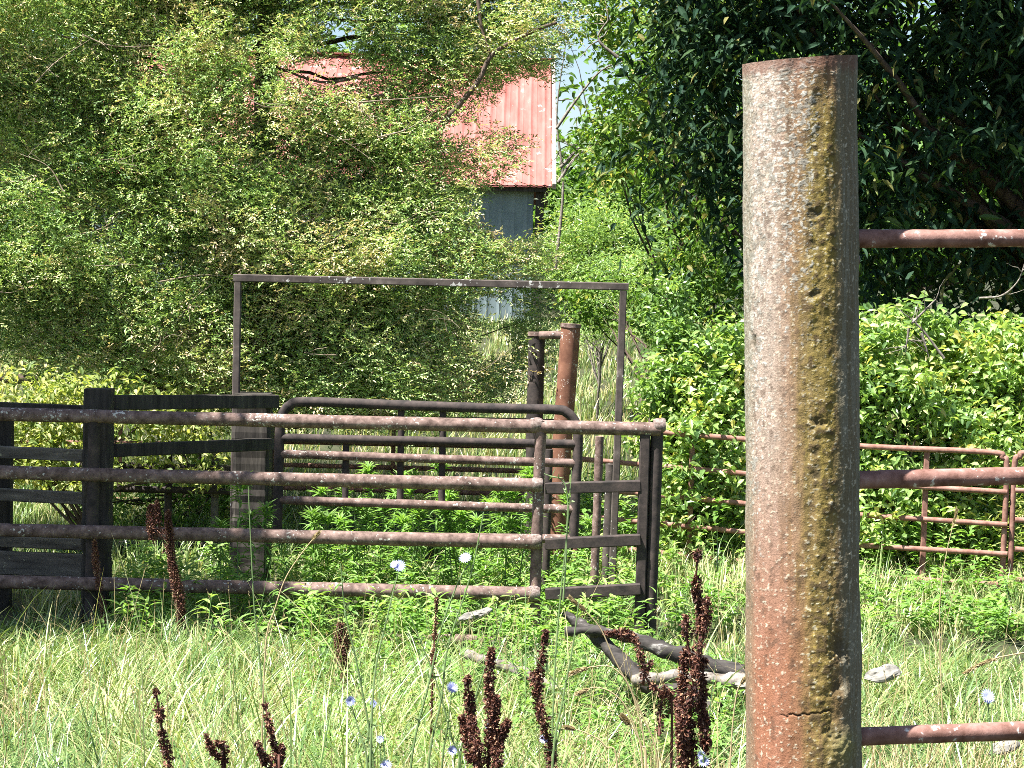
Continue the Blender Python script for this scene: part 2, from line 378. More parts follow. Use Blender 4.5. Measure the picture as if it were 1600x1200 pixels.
    V = np.stack(V, 1); i = np.arange(n)[:, None] * (K + 1)
    mb.add(V.reshape(-1, 3), [np.concatenate([i + [[0, 1 + k, 1 + (k + 1) % K]] for k in range(K)])], np.repeat(R.random(n), K + 1))
    lm, tt, b = mat('lichen'); at = nd(tt, 'ShaderNodeAttribute', attribute_name='v')
    rr = ramp(tt, at.outputs['Fac'], [(0, (.28, .28, .23)), (.3, (.54, .56, .51)), (.9, (.74, .76, .73)), (.975, (.68, .68, .6)), (1, (.62, .42, .05))])
    tt.links.new(rr.outputs[0], b.inputs['Base Color']); b.inputs['Roughness'].default_value = .9
    tag(mb.build('lichen', lm, post, False), 'pale grey crusty lichen flakes on the post', kind='stuff')
    # ragged rim at the cut top
    th = np.linspace(0, 2 * math.pi, 200, endpoint=False)
    mb = MB(); Vs = []
    for (dr, dz, kk) in [(-.004, -.009, 0), (.003, -.008, 1), (.0048, -.003, 1), (.0042, .0035, 1), (-.002, .006, 1), (-.012, .003, 0), (-.014, -.03, 0)]:
        rr_ = r0 + dr + kk * (fbm(np.cos(th) * 6, np.sin(th) * 6, np.full(200, dz * 500)) - .5) * .004
        zz = H + dz + (.006 * np.sin(th) - .010 * np.cos(th)) + kk * (fbm(np.cos(th) * 9, np.sin(th) * 9, np.full(200, 3.)) - .5) * .006
        Vs.append(base + zz[:, None] * ax + rr_[:, None] * (np.sin(th)[:, None] * S + np.cos(th)[:, None] * B))
    V = np.stack(Vs); m = len(V); nu = 200; i = np.arange(m - 1)[:, None] * nu; j = np.arange(nu)[None]; j2 = (j + 1) % nu
    mb.add(V.reshape(-1, 3), [np.stack([i + j, i + j2, i + nu + j2, i + nu + j], -1).reshape(-1, 4)])
    mb.build('rim', surface('rim_rust', (.38, .2, .17), (.58, .42, .38), (.68, .62, .58), 70, bump=.8), post)
    # weld seam down the shaded side
    mb = MB(); ph = math.asin(.79)
    sweep(mb, [base + (H - .003 - s) * ax + (r0 + .0003) * (math.sin(ph + .004 * math.sin(s * 60)) * S + math.cos(ph) * B) for s in np.linspace(0, .215, 40)], prof_round(6), .0018, rough=.0012)
    mb.build('weld_seam', surface('seam', (.2, .2, .18), (.42, .42, .38), None, 200), post)
    for (y0, y1) in ((373, 372), (750, 742), (1151, 1140)):
        p, q = P(1330, y0 + .2, 3.0), P(1640, y1, 3.06); q = p + (q - p) * 4
        mb = MB(); pipe(mb, p, q, .0143, n=20, rough=.0012, seg=160); r_ = mb.build('rail', M['rod'], t)
        mb = MB(); c = P(1338, y0, 3.0); a_ = nrm(q - p); sweep(mb, [c + a_ * k for k in (-.004, .0, .004, .008, .012)], prof_round(22), np.array([.021, .0205, .0185, .0165, .0145]), rough=.004); mb.build('weld_bead', M['bead'], r_)
fore_fence()

# ------------------------------------------------------------------ the corral
def gy(px, d):                    # photo y of the ground under px at depth d
    p = P(px, 900, d); p[2] = gz(p[0], p[1]); return float(proj(p)[1])
def foot(p, extra=.12):           # point straight below p, sunk in the ground
    return np.array([p[0], p[1], float(gz(p[0], p[1])) - extra])
def corral():
    # A: long pipe panel across the middle
    d = 10.5; b = P(500, 1000, d); b[2] = float(gz(b[0], b[1]))
    t = thing('rail_fence', b, 'long rusty five rail pipe fence stretching across the middle in front of the pen', 'fence')
    ends = [(-260, 641, 1032, 671), (-260, 732, 838, 758), (-260, 822, 838, 847), (-260, 903, 838, 928), (590, 998, 900, 1003)]
    for (x0, y0, x1, y1) in ends:
        mb = MB(); pipe(mb, P(x0, y0, d), P(x1, y1, d), .0375 if y0 < 990 else .032, n=16, rough=.003); mb.build('rail', M['rust'], t)
    for (x, y, r, m, dd) in ((845, 657, .031, 'rust', 0), (148, 641, .034, 'rust_dark_shaded', .01), (-180, 632, .034, 'rust_dark_shaded', 0)):
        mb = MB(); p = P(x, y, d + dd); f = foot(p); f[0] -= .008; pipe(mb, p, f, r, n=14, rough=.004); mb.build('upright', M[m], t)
    mb = MB(); p = P(1027, 667, d + .02); f = foot(p); f[0] -= .012; pipe(mb, p, f, .036, n=16, rough=.003); mb.build('end_post', M['rust_dark_shaded'], t)
    for (y, x) in ((664, 838), (757, 838), (846, 836), (927, 834), (664, 1030)):
        mb = MB(); c = P(x, y, d - .0); a_ = nrm(P(x + 5, y, d) - c); sweep(mb, [c - a_ * .032, c - a_ * .015, c, c + a_ * .02, c + a_ * .034], prof_round(14), np.array([.034, .040, .042, .041, .034]), rough=.008); mb.build('weld_bead', M['bead'], t)
    # B: square tube gate leaf at the right end
    b = P(930, 1000, d + .05); b[2] = float(gz(b[0], b[1]))
    t = thing('tube_gate', b, 'short dark square tube gate leaf hinged at the right end of the long pipe panel', 'gate')
    p = P(1008, 678, d); f = foot(p, -.02); mb = MB(); beam(mb, p, f, .055, .05, upv=(0, 1, 0), rough=.001); mb.build('upright', M['rust_dark_shaded'], t)
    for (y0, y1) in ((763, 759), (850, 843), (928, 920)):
        mb = MB(); beam(mb, P(852, y0, d + .01), P(1000, y1, d + .01), .045, .062, rough=.001); mb.build('rail', M['rust_dark_shaded'], t)
    # C: wooden posts and boards at the left
    def wpost(x0, x1, ytop, dd, label, cap=None):
        p = P((x0 + x1) / 2, ytop, dd); w = (x1 - x0) / F * dd
        mb = MB(); f = foot(p, .3); n = 40
        sweep(mb, line(f, p, n), prof_box(w, w * .9, .1), 1 + .03 * R.normal(size=n), upv=(0, 1, 0), rough=.006)
        return tag(mb.build('wooden_post', M['wood_dark'], None, False), label, 'post', 'old wooden corner posts of the pen')
    wpost(134, 176, 607, 10.72, 'square weathered wooden post with pale top, near the left edge')
    wpost(369, 425, 614, 12.05, 'thick dark wooden post below the left leg of the tall frame')
    b = P(300, 900, 11.8); b[2] = float(gz(b[0], b[1]))
    t = thing('board_rail_fence', b, 'two dark planks running between the two wooden posts', 'fence')
    for (x0, y0, d0, x1, y1, d1, h) in ((177, 629, 10.85, 432, 627, 12.0, .085), (179, 704, 10.85, 424, 694, 11.95, .075)):
        mb = MB(); beam(mb, P(x0, y0, d0), P(x1, y1, d1), .045, h, rough=.004); mb.build('board', M['wood_dark'], t)
    b = P(50, 920, 11.); b[2] = float(gz(b[0], b[1]))
    t = thing('board_fence', b, 'grey plank fence at the left edge beyond the pipe rails', 'fence')
    for (y0, y1, h, mm) in ((636, 641, .055, 'wood_dark'), (705, 712, .07, 'board'), (771, 779, .07, 'board'), (845, 851, .065, 'board'), (878, 884, .135, 'board')):
        mb = MB(); beam(mb, P(-300, y0 - 12, 11.1), P(136, y1, 10.95), .04, h, rough=.004); mb.build('board', M[mm], t)
    for x in (8, -220):
        mb = MB(); p = P(x, 630, 11.2); beam(mb, p, foot(p), .09, .09, upv=(0, 1, 0), rough=.004); mb.build('fence_post', M['wood_dark'], t)
    # far thin rails behind the planks
    b = P(260, 880, 13.3); b[2] = float(gz(b[0], b[1]))
    t = thing('low_pipe_panel', b, 'low dark pipe panel seen between the two wooden posts', 'fence')
    for (y0, y1) in ((726, 733), (763, 768), (850, 852)):
        mb = MB(); pipe(mb, P(150, y0, 13.3), P(372, y1, 13.3), .024, n=10); mb.build('rail', M['rust_dark_shaded'], t)
    for x, mm in ((264, 'rust_dark_shaded'), (337, 'board')):
        mb = MB(); p = P(x, 705, 13.35); pipe(mb, p, foot(p), .026, n=10); mb.build('upright', M[mm], t)
    # D: tall head frame
    d = 12.0; b = P(670, 950, d); b[2] = float(gz(b[0], b[1]))
    t = thing('head_frame', b, 'tall thin square tube frame standing over the gate like a goal', 'frame')
    mb = MB(); beam(mb, P(365, 434, d), P(982, 448, d), .05, .047, rough=.001); mb.build('top_bar', M['steel_sq'], t)
    for (x, y, dx) in ((372, 440, .0), (974, 454, -.02)):
        mb = MB(); p = P(x, y, d); f = foot(p); f[0] += dx; beam(mb, p, f, .044, .046, upv=(0, 1, 0), rough=.001); o = mb.build('leg', M['steel_sq'], t)
    # E: rounded swing gate
    d = 11.25; b = P(670, 930, d); b[2] = float(gz(b[0], b[1]))
    t = thing('swing_gate', b, 'round cornered swing gate with overhead shade coloured into its outer tube, hanging inside the tall frame', 'gate')
    pts = [P(433, 838, d), P(435, 760, d), P(437, 680, d), P(440, 652, d), P(452, 634, d), P(478, 628, d), P(600, 632, d), P(740, 637, d), P(862, 640, d), P(886, 645, d), P(900, 662, d), P(903, 690, d), P(900, 760, d), P(896, 840, d)]
    mb = MB(); sweep(mb, curve(pts, 120), prof_round(16), .029, upv=(0, 1, 0), rough=.002); mb.build('outer_tube', M['rust_dark_shaded'], t)  # shade of the branches overhead is put into the dark tube colour
    for (x0, y0, x1, y1, mm) in ((436, 684, 898, 694, 'rust_dark_shaded'), (436, 709, 902, 724, 'rust'), (434, 781, 898, 796, 'rust'), (433, 836, 896, 842, 'rust')):
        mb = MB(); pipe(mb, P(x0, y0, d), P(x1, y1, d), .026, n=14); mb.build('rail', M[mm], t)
    for (x, y0, y1) in ((692, 640, 795), (541, 690, 790), (627, 632, 790)):
        mb = MB(); pipe(mb, P(x, y0, d + .03), P(x - 2, y1, d + .03), .02, n=10); mb.build('brace', M['rust_dark_shaded'], t)
    # F: H brace of big pipes
    d = 13.; b = P(870, 900, d); b[2] = float(gz(b[0], b[1]))
    t = thing('brace_posts', b, 'pair of rusty pipe posts joined by a short crossbar behind the gate', 'post')
    for (x, y, r, dx, mm, dd) in ((892, 509, .066, -.085, 'rust_brown', 0), (839, 522, .056, 0, 'rust_dark_shaded', .1)):  # left post coloured dark for the cedar's shadow
        mb = MB(); p = P(x, y, d + dd); f = foot(p); f[0] += dx; pipe(mb, p, f, r, n=22, rough=.002); mb.build('post', M[mm], t)
        mb = MB(); ax = nrm(p - f); pipe(mb, p - ax * .012, p + ax * .014, r + .006, n=22, rough=.003, seg=4); mb.build('post_cap', M['rust'], t)
    mb = MB(); pipe(mb, P(843, 524, d + .05), P(886, 523, d), .028, n=12); mb.build('crossbar', M['rust'], t)
    # G: short posts right of the gate
    def ppost(x, y, d, r, dx, mm, label):
        mb = MB(); p = P(x, y, d); f = foot(p); f[0] += dx; pipe(mb, p, f, r, n=14, rough=.003)
        tag(mb.build('pipe_post', M[mm], None), label, 'post')
    ppost(937, 682, 11.6, .026, -.01, 'rust', 'slim speckled pipe post between the swing gate and the right frame leg')
    ppost(954, 725, 12.2, .030, -.01, 'steel_sq', 'short smooth grey pipe stub beside the right frame leg')
    ppost(858, 702, 11.9, .024, 0, 'rust_dark_shaded', 'short black pipe stub left of the tall rusty post')
    # H: back panels
    def panel(x0, x1, ys0, ys1, d0, d1, ups, label, r=.018, mm='rust_red', bend=True, group='thin pipe panels round the back of the pen'):
        c = P((x0 + x1) / 2, 900, (d0 + d1) / 2); c[2] = float(gz(c[0], c[1]))
        t = thing('corral_panel', c, label, 'fence panel', group)
        q0, q1 = P(x0, ys0[0], d0), P(x1, ys1[0], d1); f0, f1 = foot(q0), foot(q1)
        dr = nrm(q1 - q0); k = .10
        pts = [f0, q0 * .4 + f0 * .6, q0 - [0, 0, k], q0 - np.array([0, 0, k * .3]) + dr * k * .3, q0 + dr * k, (q0 + q1) / 2, q1 - dr * k, q1 - np.array([0, 0, k * .3]) - dr * k * .3, q1 - [0, 0, k], q1 * .4 + f1 * .6, f1]
        mb = MB(); sweep(mb, curve(pts, 100), prof_round(10), r * 1.05, upv=(0, 1, 0), rough=.001); mb.build('outer_tube', M[mm], t)
        for a_, b_ in zip(ys0[1:], ys1[1:]):
            mb = MB(); pipe(mb, P(x0, a_, d0), P(x1, b_, d1), r, n=10, rough=.001); mb.build('rail', M[mm], t)
        for s in ups:
            p = q0 + (q1 - q0) * s; p[1] += .02; mb = MB(); beam(mb, p, foot(p, .05), .035, .03, upv=(0, 1, 0)); mb.build('upright', M[mm], t)
    panel(905, 1222, (664, 717, 762, 806, 850), (692, 745, 792, 837, 884), 13.4, 12.9, (.57,), 'rusty corral panel in the bushes just left of the big near post')
    panel(1228, 1574, (692, 748, 797, 845, 893), (708, 769, 820, 866, 914), 12.9, 12.5, (.647,), 'rusty corral panel in front of bright shrubs right of the big near post')
    panel(1586, 1900, (706, 766, 812, 858, 905), (720, 782, 828, 874, 920), 12.5, 12.3, (.5,), 'rusty corral panel cut by the right edge of the picture')
    panel(430, 900, (648, 690, 726, 762, 800), (660, 700, 738, 774, 812), 16.0, 15.0, (.41,), 'thin rusty corral panel seen far back through the swing gate', r=.02)
    panel(-60, 420, (640, 690, 735, 780, 826), (650, 694, 737, 780, 826), 15.2, 16.2, (.5,), 'thin rusty corral panel far back behind the left planks', r=.018)
corral()

# ------------------------------------------------------------------ shed
def shed():
    e = P(862, 291, 36.); x1, ye, ze = e[0], e[1], e[2]
    rz = P(862, 96, 40.5)[2]; x0 = x1 - 9; dy = 4.6
    g = float(gz(x1 - 3, ye + .4))
    t = thing('shed', (x1 - 4.5, ye + 4, g), 'old shed with faded red metal roof behind the cedar', 'shed')
    tilt = math.tan(math.radians(1.5)) * 0
    # ribbed roof
    n = int((x1 - x0) / .0225); xs = np.linspace(x0, x1, n); ph = ((x1 - xs) % .27) / .27
    rib = .022 * (np.exp(-((ph - .5) / .09) ** 2)) + .006 * np.exp(-((ph - .1) / .05) ** 2)
    for side, nm in ((1, 'roof'), (-1, 'back_roof')):
        mb = MB(); y_e = ye if side > 0 else ye + 2 * dy
        ts = np.linspace(0, 1, 8); V = []
        for k in ts:
            y = y_e + (ye + dy - y_e) * k; z = ze + (rz - ze) * k
            V.append(np.stack([xs, np.full(n, y), z + rib + .01 * np.sin(xs * 2 + k * 5)], 1))
        V = np.stack(V); m = len(ts); i = np.arange(m - 1)[:, None] * n + np.arange(n - 1)[None]
        q = np.stack([i, i + 1, i + n + 1, i + n], -1).reshape(-1, 4)
        mb.add(V.reshape(-1, 3), [q]); W2 = V - [0, 0, .03]; mb.add(W2.reshape(-1, 3), [q[:, ::-1]])
        mb.build(nm, M['roof'], t, False)
    mb = MB(); beam(mb, [x1 + .05, ye - .02, ze + .0], [x1 + .05, ye + dy, rz], .07, .12); beam(mb, [x1 + .05, ye + 2 * dy, ze], [x1 + .05, ye + dy, rz], .07, .12); mb.build('rake_trim', M['white'], t)
    mb = MB(); beam(mb, [x0, ye + dy, rz + .03], [x1 + .06, ye + dy, rz + .03], .3, .03); mb.build('ridge_cap', M['roof'], t)
    # walls of corrugated sheet
    wx = x1 - .33; mb = MB(); xs = np.arange(x0 + .3, wx, .03); ph = ((wx - xs) % .24) / .24
    yy = ye + .35 - .018 * np.exp(-((ph - .5) / .12) ** 2)
    a = np.stack([xs, yy, np.full(len(xs), g - .6)], 1); b2 = np.stack([xs, yy, np.full(len(xs), ze + .1)], 1); nn = len(xs)
    i = np.arange(nn - 1); q = np.stack([i, i + 1, i + 1 + nn, i + nn], 1); mb.add(np.concatenate([a, b2]), [q]); mb.build('front_wall', M['sheet'], t, False)
    mb = MB()
    for yq in (ye + .40, ye + 2 * dy - .4):
        pass
    yl = ye + .45; yr = ye + 2 * dy - .4; ym = ye + dy; zt = ze + (rz - ze) * .1
    mb.add([[wx, yl, g - .6], [wx, yr, g - .6], [wx, yr, zt], [wx, ym, rz - .1], [wx, yl, zt]], [[[0, 1, 2, 3, 4]]])
    mb.add([[x0 + .3, yl, g - .6], [x0 + .3, yr, g - .6], [x0 + .3, yr, zt], [x0 + .3, ym, rz - .1], [x0 + .3, yl, zt]], [[[4, 3, 2, 1, 0]]])
    mb.add([[x0 + .3, yr, g - .6], [wx, yr, g - .6], [wx, yr, zt], [x0 + .3, yr, zt]], [[[3, 2, 1, 0]]]); mb.build('side_wall', M['sheet'], t, False)
    mb = MB(); beam(mb, [wx + .12, ye + .3, g - .6], [wx + .12, ye + .3, ze - .02], .16, .16, upv=(0, 1, 0)); mb.build('corner_post', M['wood_dark'], t)
    mb = MB(); beam(mb, [x0 + .2, ye + .12, ze - .06], [x1 - .03, ye + .12, ze - .06], .05, .1); mb.build('eave_board', M['wood_dark'], t)
M['roof'] = surface('red_roof', (.22, .07, .055), (.36, .12, .10), (.46, .26, .22), 2.6, (.5, .42, .4), 5, .70, rough=.6, bump=.1, stretch=(1.4, .35, .35))
M['white'] = surface('flaked_white', (.2, .1, .09), (.5, .48, .45), (.6, .59, .56), 9)
M['sheet'] = surface('shaded_grey_sheet', (.14, .18, .19), (.2, .25, .26), None, 3, rough=.5, bump=.1)  # sheet colour darkened to hold the shade on the wall
shed()

# ------------------------------------------------------------------ woody and leafy plants
def branch_path(p, q, wob=.08, n=10, sag=0.):
    t = np.linspace(0, 1, n)[:, None]; L = np.linalg.norm(q - p)
    o = np.cumsum(R.normal(size=(n, 3)) * wob * L / n ** .5 * .6, 0); o = o - t * o[-1]
    b = p + (q - p) * t + o * np.sin(t * math.pi) ** .5; b[:, 2] += sag * L * (np.sin(t[:, 0] * math.pi)); return b
def leafy(mb, cc, per, spread, L, Wd, v0, vs, droop=.3, outw=None, flat=.6, big=True, up=0.):
    """clusters of leaves round the centres cc"""
    n = len(cc) * per; C = np.repeat(cc, per, 0) + R.normal(size=(n, 3)) * np.array([spread, spread, spread * flat])
    D = rv(n); D[:, 2] = D[:, 2] * .5 - droop + up
    if outw is not None: D += outw * 1.0
    D = nrm(D); N = nrm(R.normal(size=(n, 3)) * .55 + np.array([0, 0, 1.]))
    va = np.clip(np.repeat(v0, per) + R.normal(size=n) * vs, 0, 1)
    f = leaves if big else kites
    f(mb, C, D, N, L * R.uniform(.6, 1.25, n), Wd * R.uniform(.7, 1.2, n), va)
def crown_pts(lobes, n, shell=.55):
    """points in ellipsoid lobes, biased to the surface; lobes = (centre, radii)"""
    vol = np.array([np.prod(l[1]) ** .8 for l in lobes]); k = R.choice(len(lobes), n, p=vol / vol.sum())
    c = np.array([l[0] for l in lobes])[k]; r = np.array([l[1] for l in lobes])[k]
    d = rv(n); s = (shell + (1 - shell) * R.random(n) ** .7)[:, None]
    return c + d * r * s, d
def tree(name, label, cat, base, lobes, nclus, per, spread, L, Wd, mt, v=.5, tr=.12, group=None, big=True, droop=.3, shell=.5, wood='bark', hollow=None, vs=.12, limbs=14):
    base = np.array(base, float); t = thing(name, base, label, cat, group)
    cc, _ = crown_pts(lobes, nclus, shell)
    w = np.stack([fbm(cc[:, 0] * 2, cc[:, 1] * 2, cc[:, 2] * 2)], 1)[:, 0]
    cc = cc[(w > .36)]
    if hollow is not None: cc = cc[hollow(cc)]
    mb = MB(); leafy(mb, cc, per, spread, L, Wd, np.clip(v + .18 * R.normal(size=len(cc)), 0, .95), vs, droop, big=big)
    mb.build('crown' if tr > .05 else 'foliage', M[mt], t, False)
    mb = MB(); top = np.mean([l[0] for l in lobes], 0); fork = base + (top - base) * .45
    pth = branch_path(base - [0, 0, .3], fork, .05, 12); sweep(mb, pth, prof_round(10), np.linspace(tr, tr * .7, 12), rough=tr * .12)
    for i in range(limbs):
        tip = cc[R.integers(len(cc))]; st = pth[R.integers(7, 12)]
        bp = branch_path(st, tip, .12, 10, .05); sweep(mb, bp, prof_round(6), np.linspace(tr * .45, tr * .05, 10))
    mb.build('trunk' if tr > .05 else 'stems', M[wood], t)
    return t

HOLES = [  # gaps in the cedar, photo pixels: (x, y, rx, ry)
    (815, 165, 46, 42), (840, 262, 24, 30), (795, 330, 42, 46), (500, 112, 62, 11), (530, 60, 24, 26), (100, 58, 10, 12),
    (770, 485, 36, 14), (770, 545, 36, 20), (625, 40, 12, 12), (240, 108, 12, 5), (715, 205, 30, 10), (850, 190, 14, 22), (940, 120, 60, 90)]
def cedar():
    base = P(405, 700, 15.); base[2] = float(gz(base[0], base[1]))
    t = thing('cedar_tree', base, 'big sunlit cedar filling the upper left, its drooping sprays overlapping the red roof', 'tree')
    boughs = []
    # visible boughs: elongated groups of clumps
    for _ in range(560):
        px, py = R.uniform(-70, 860), R.uniform(-230, 625)
        lowwin = (py > 440 and 360 < px < 840)
        if px > 700 and py > 130 and py < 300 and R.random() < .6: continue
        if px < 300 and py > 560: continue
        right = sm(380, 860, px)
        dfr = 12.5 + .9 * fbm(px * .006, py * .008) + .5 * right + .0009 * (600 - py)
        if py > 430: dfr += .9 if lowwin else .3
        d = dfr + abs(R.normal()) * (.45 if not lowwin else .8)
        if lowwin and px > 560 and R.random() < .25: continue
        boughs.append((px, py, d))
    for _ in range(85):
        px, py = R.uniform(375, 800), R.uniform(460, 625)
        if (px > 640) and R.random() < sm(640, 800, px) * .8 + .15: continue
        boughs.append((px, py, R.uniform(13.2, 14.4)))
    cs, vs, ds = [], [], []
    trunk_xy = np.array([base[0], base[1]])
    for (px, py, d) in boughs:
        c = P(px, py, d); k = R.integers(5, 9); az = R.uniform(-.5, .5); dv = np.array([math.cos(az), .4 * math.sin(az), R.normal() * .25])
        s = np.linspace(-.32, .32, k)[:, None]; q = c + s * dv + R.normal(size=(k, 3)) * [.08, .10, .09]
        cs.append(q); vs.append(np.full(k, R.normal() * .15 + (.15 if R.random() < .2 else 0))); ds.append(np.repeat((dv * (1 if R.random() < .6 else -1) + [0, -.5, -.1])[None], k, 0))
    # feathery tips hanging in front of the shed and out over the roof
    for (px, py) in [(600, 60), (660, 45), (720, 60), (780, 70), (830, 60), (860, 95), (640, 150), (700, 130), (760, 105), (790, 215), (740, 225), (690, 190), (830, 235), (760, 245), (700, 260), (650, 230), (730, 290), (840, 20), (880, 50), (800, 30), (820, 395), (760, 400), (845, 350), (700, 380), (735, 350)]:
        q = P(px, py, 13.9 + R.uniform(-.3, .3)) + R.normal(size=(3, 3)) * .06; cs.append(q); vs.append(np.full(3, .12)); ds.append(np.repeat([[.7, -.3, -.2]], 3, 0))
    # upper and rear crown (above the picture and behind)
    up, dd = crown_pts([((base[0] - .3, base[1] + .3, 5.0), (1.2, .9, 1.5)), ((base[0] - .8, base[1] + .5, 3.0), (2.0, .8, 1.3)), ((base[0] - 2.2, base[1] + .4, 3.9), (1.3, .8, 1.0))], 330, .4)
    ux, uy, ud = proj(up); up = up[(uy < 30) | (ud > 14.6)]
    cs.append(up); vs.append(np.zeros(len(up))); ds.append(nrm(up - [base[0], base[1], 3]))
    cs = np.concatenate(cs); vs = np.concatenate(vs); ds = np.concatenate(ds)
    px, py, d = proj(cs); ok = np.ones(len(cs), bool)
    for (hx, hy, rx, ry) in HOLES: ok &= ((px - hx) / (rx + 16)) ** 2 + ((py - hy) / (ry + 14)) ** 2 > 1
    ok &= ~((px > 870) & (py > 60)) & ~((px > 850) & (py > 240))
    ok &= ~((abs(px - 402) < 14) & (py > 15) & (py < 185) & (d < 15.2))
    cs, vs, ds = cs[ok], vs[ok], nrm(ds[ok])
    out = cs - np.array([base[0], base[1], 0]); out[:, 2] = .0; out = nrm(out)
    # twiglets
    K = 58; n = len(cs) * K
    C = np.repeat(cs, K, 0) + R.normal(size=(n, 3)) * [.10, .10, .085]
    D = nrm(np.repeat(ds, K, 0) * .8 + np.repeat(out, K, 0) * .3 + rv(n) * .75 + [0, 0, .1]); px, py, d = proj(C); ok = np.ones(n, bool)
    for (hx, hy, rx, ry) in HOLES: ok &= ((px - hx) / rx) ** 2 + ((py - hy) / ry) ** 2 > .85 + .5 * R.random(n)
    ok &= ~((abs(px - 402) < 8) & (py > 20) & (py < 185) & (d < 15.2))
    C, D = C[ok], D[ok]; vv = np.repeat(vs, K)[ok]; n = len(C)
    N = nrm(rv(n) * .6 + [0, 0, 1]); S = nrm(np.cross(D, N)); Lt = R.uniform(.055, .11, n)
    base_v = .50 + vv + R.normal(size=n) * .2 + .25 * sm(.52, .7, fbm(C[:, 0] * 3, C[:, 1] * 3, C[:, 2] * 3 + 5))
    mb = MB()
    for (s, sd) in ((.1, .8), (.3, -.8), (.5, .7), (.7, -.7), (.8, 0.)):
        d2 = nrm(D + S * sd + rv(n) * .35)
        kites(mb, C + D * (Lt * s)[:, None], d2, N, Lt * R.uniform(.2, .42, n), R.uniform(.009, .0155, n), np.clip(base_v + R.normal(size=n) * .08, 0, 1), .3)
    print('cedar sprigs', n * 5)
    mb.build('crown', M['cedar'], t, False)
    # trunk and limbs
    mb = MB(); trk = branch_path(base - [0, 0, .4], np.array([base[0], base[1], 8.]), .02, 24); trk[:, 0] = base[0] + (trk[:, 0] - base[0]) * .3
    # pull the trunk through the place where it shows
    sweep(mb, trk, prof_round(12), np.linspace(.13, .03, 24), rough=.01)
    idx = R.choice(len(cs), 110, replace=False)
    for i in idx:
        z = np.clip(cs[i][2] - R.uniform(-.1, .7), 0, 7.5); st = np.array([np.interp(z, trk[:, 2], trk[:, 0]), np.interp(z, trk[:, 2], trk[:, 1]), z])
        bp = branch_path(st, cs[i], .10, 12, -.05); sweep(mb, bp, prof_round(6), np.linspace(.016, .003, 12))
    for pts, r in (([(690, 195), (745, 130), (770, 85), (830, 50), (870, 35)], .022), ([(745, -20), (752, 40), (768, 90)], .016), ([(405, 168), (470, 160), (540, 156), (600, 148)], .02), ([(560, 120), (500, 128), (420, 100)], .014)):
        sweep(mb, curve([P(x, y, 13.6) for x, y in pts], 24), prof_round(7), np.linspace(r, r * .5, len(curve([P(x, y, 13.6) for x, y in pts], 24))), rough=.003)
    o = mb.build('trunk', M['bark'], t)
    # bare bleached twigs
    mb = MB()
    def twig(pts, d, r=.007):
        q = [P(x, y, d) for x, y in pts]; c = curve(q, 16); sweep(mb, c, prof_round(6), np.linspace(r, r * .35, len(c)))
        for _ in range(3):
            k = R.integers(4, len(c)); s = c[k]; e = s + rv(1)[0] * [.16, .1, .12]; sweep(mb, branch_path(s, e, .1, 6), prof_round(5), np.linspace(r * .4, .0015, 6))
    for pts, r in (([(130, 55), (180, 72), (275, 70)], .009), ([(55, 130), (90, 95), (140, 62)], .008), ([(5, 330), (50, 300), (110, 288)], .010), ([(10, 318), (60, 302), (85, 290)], .007),
                   ([(185, 490), (215, 480), (245, 465)], .009), ([(250, 528), (285, 518), (320, 512)], .008), ([(282, 285), (300, 240), (308, 195)], .010), ([(470, 350), (500, 335), (520, 300)], .008),
                   ([(560, 160), (620, 155), (700, 150)], .008), ([(170, 180), (210, 150), (200, 120)], .008), ([(30, 380), (90, 372), (150, 360), (180, 345)], .01), ([(100, 300), (75, 260), (30, 240)], .008),
                   ([(330, 445), (300, 470), (285, 500)], .007), ([(560, 330), (620, 350), (660, 330), (690, 350)], .006), ([(540, 380), (500, 400), (450, 410)], .007), ([(250, 440), (310, 430), (365, 432)], .008),
                   ([(590, 215), (640, 200), (690, 165)], .009), ([(395, 265), (440, 230), (480, 210)], .008)):
        twig(pts, 13.1 + R.uniform(0, .25), r * .7)
    for _ in range(28):
        x, y = R.uniform(-50, 820), R.uniform(20, 600)
        if x > 560 and y < 300: continue
        a = R.uniform(-.7, .7) + (math.pi if R.random() < .4 else 0); l = R.uniform(25, 80)
        twig([(x, y), (x + l * .5 * math.cos(a), y + l * .5 * math.sin(a) + R.normal() * 6), (x + l * math.cos(a), y + l * math.sin(a))], 12.9 + R.uniform(0, .8), R.uniform(.002, .005))
    tag(mb.build('dead_twigs', M['twig'], t), 'bare pale twigs among the cedar sprays', kind='stuff')
cedar()

def px_lobe(px, py, d, rx, ry, rz_):
    return (P(px, py, d), (rx, ry, rz_))
def gbase(px, d):
    p = P(px, 800, d); p[2] = float(gz(p[0], p[1])); return p
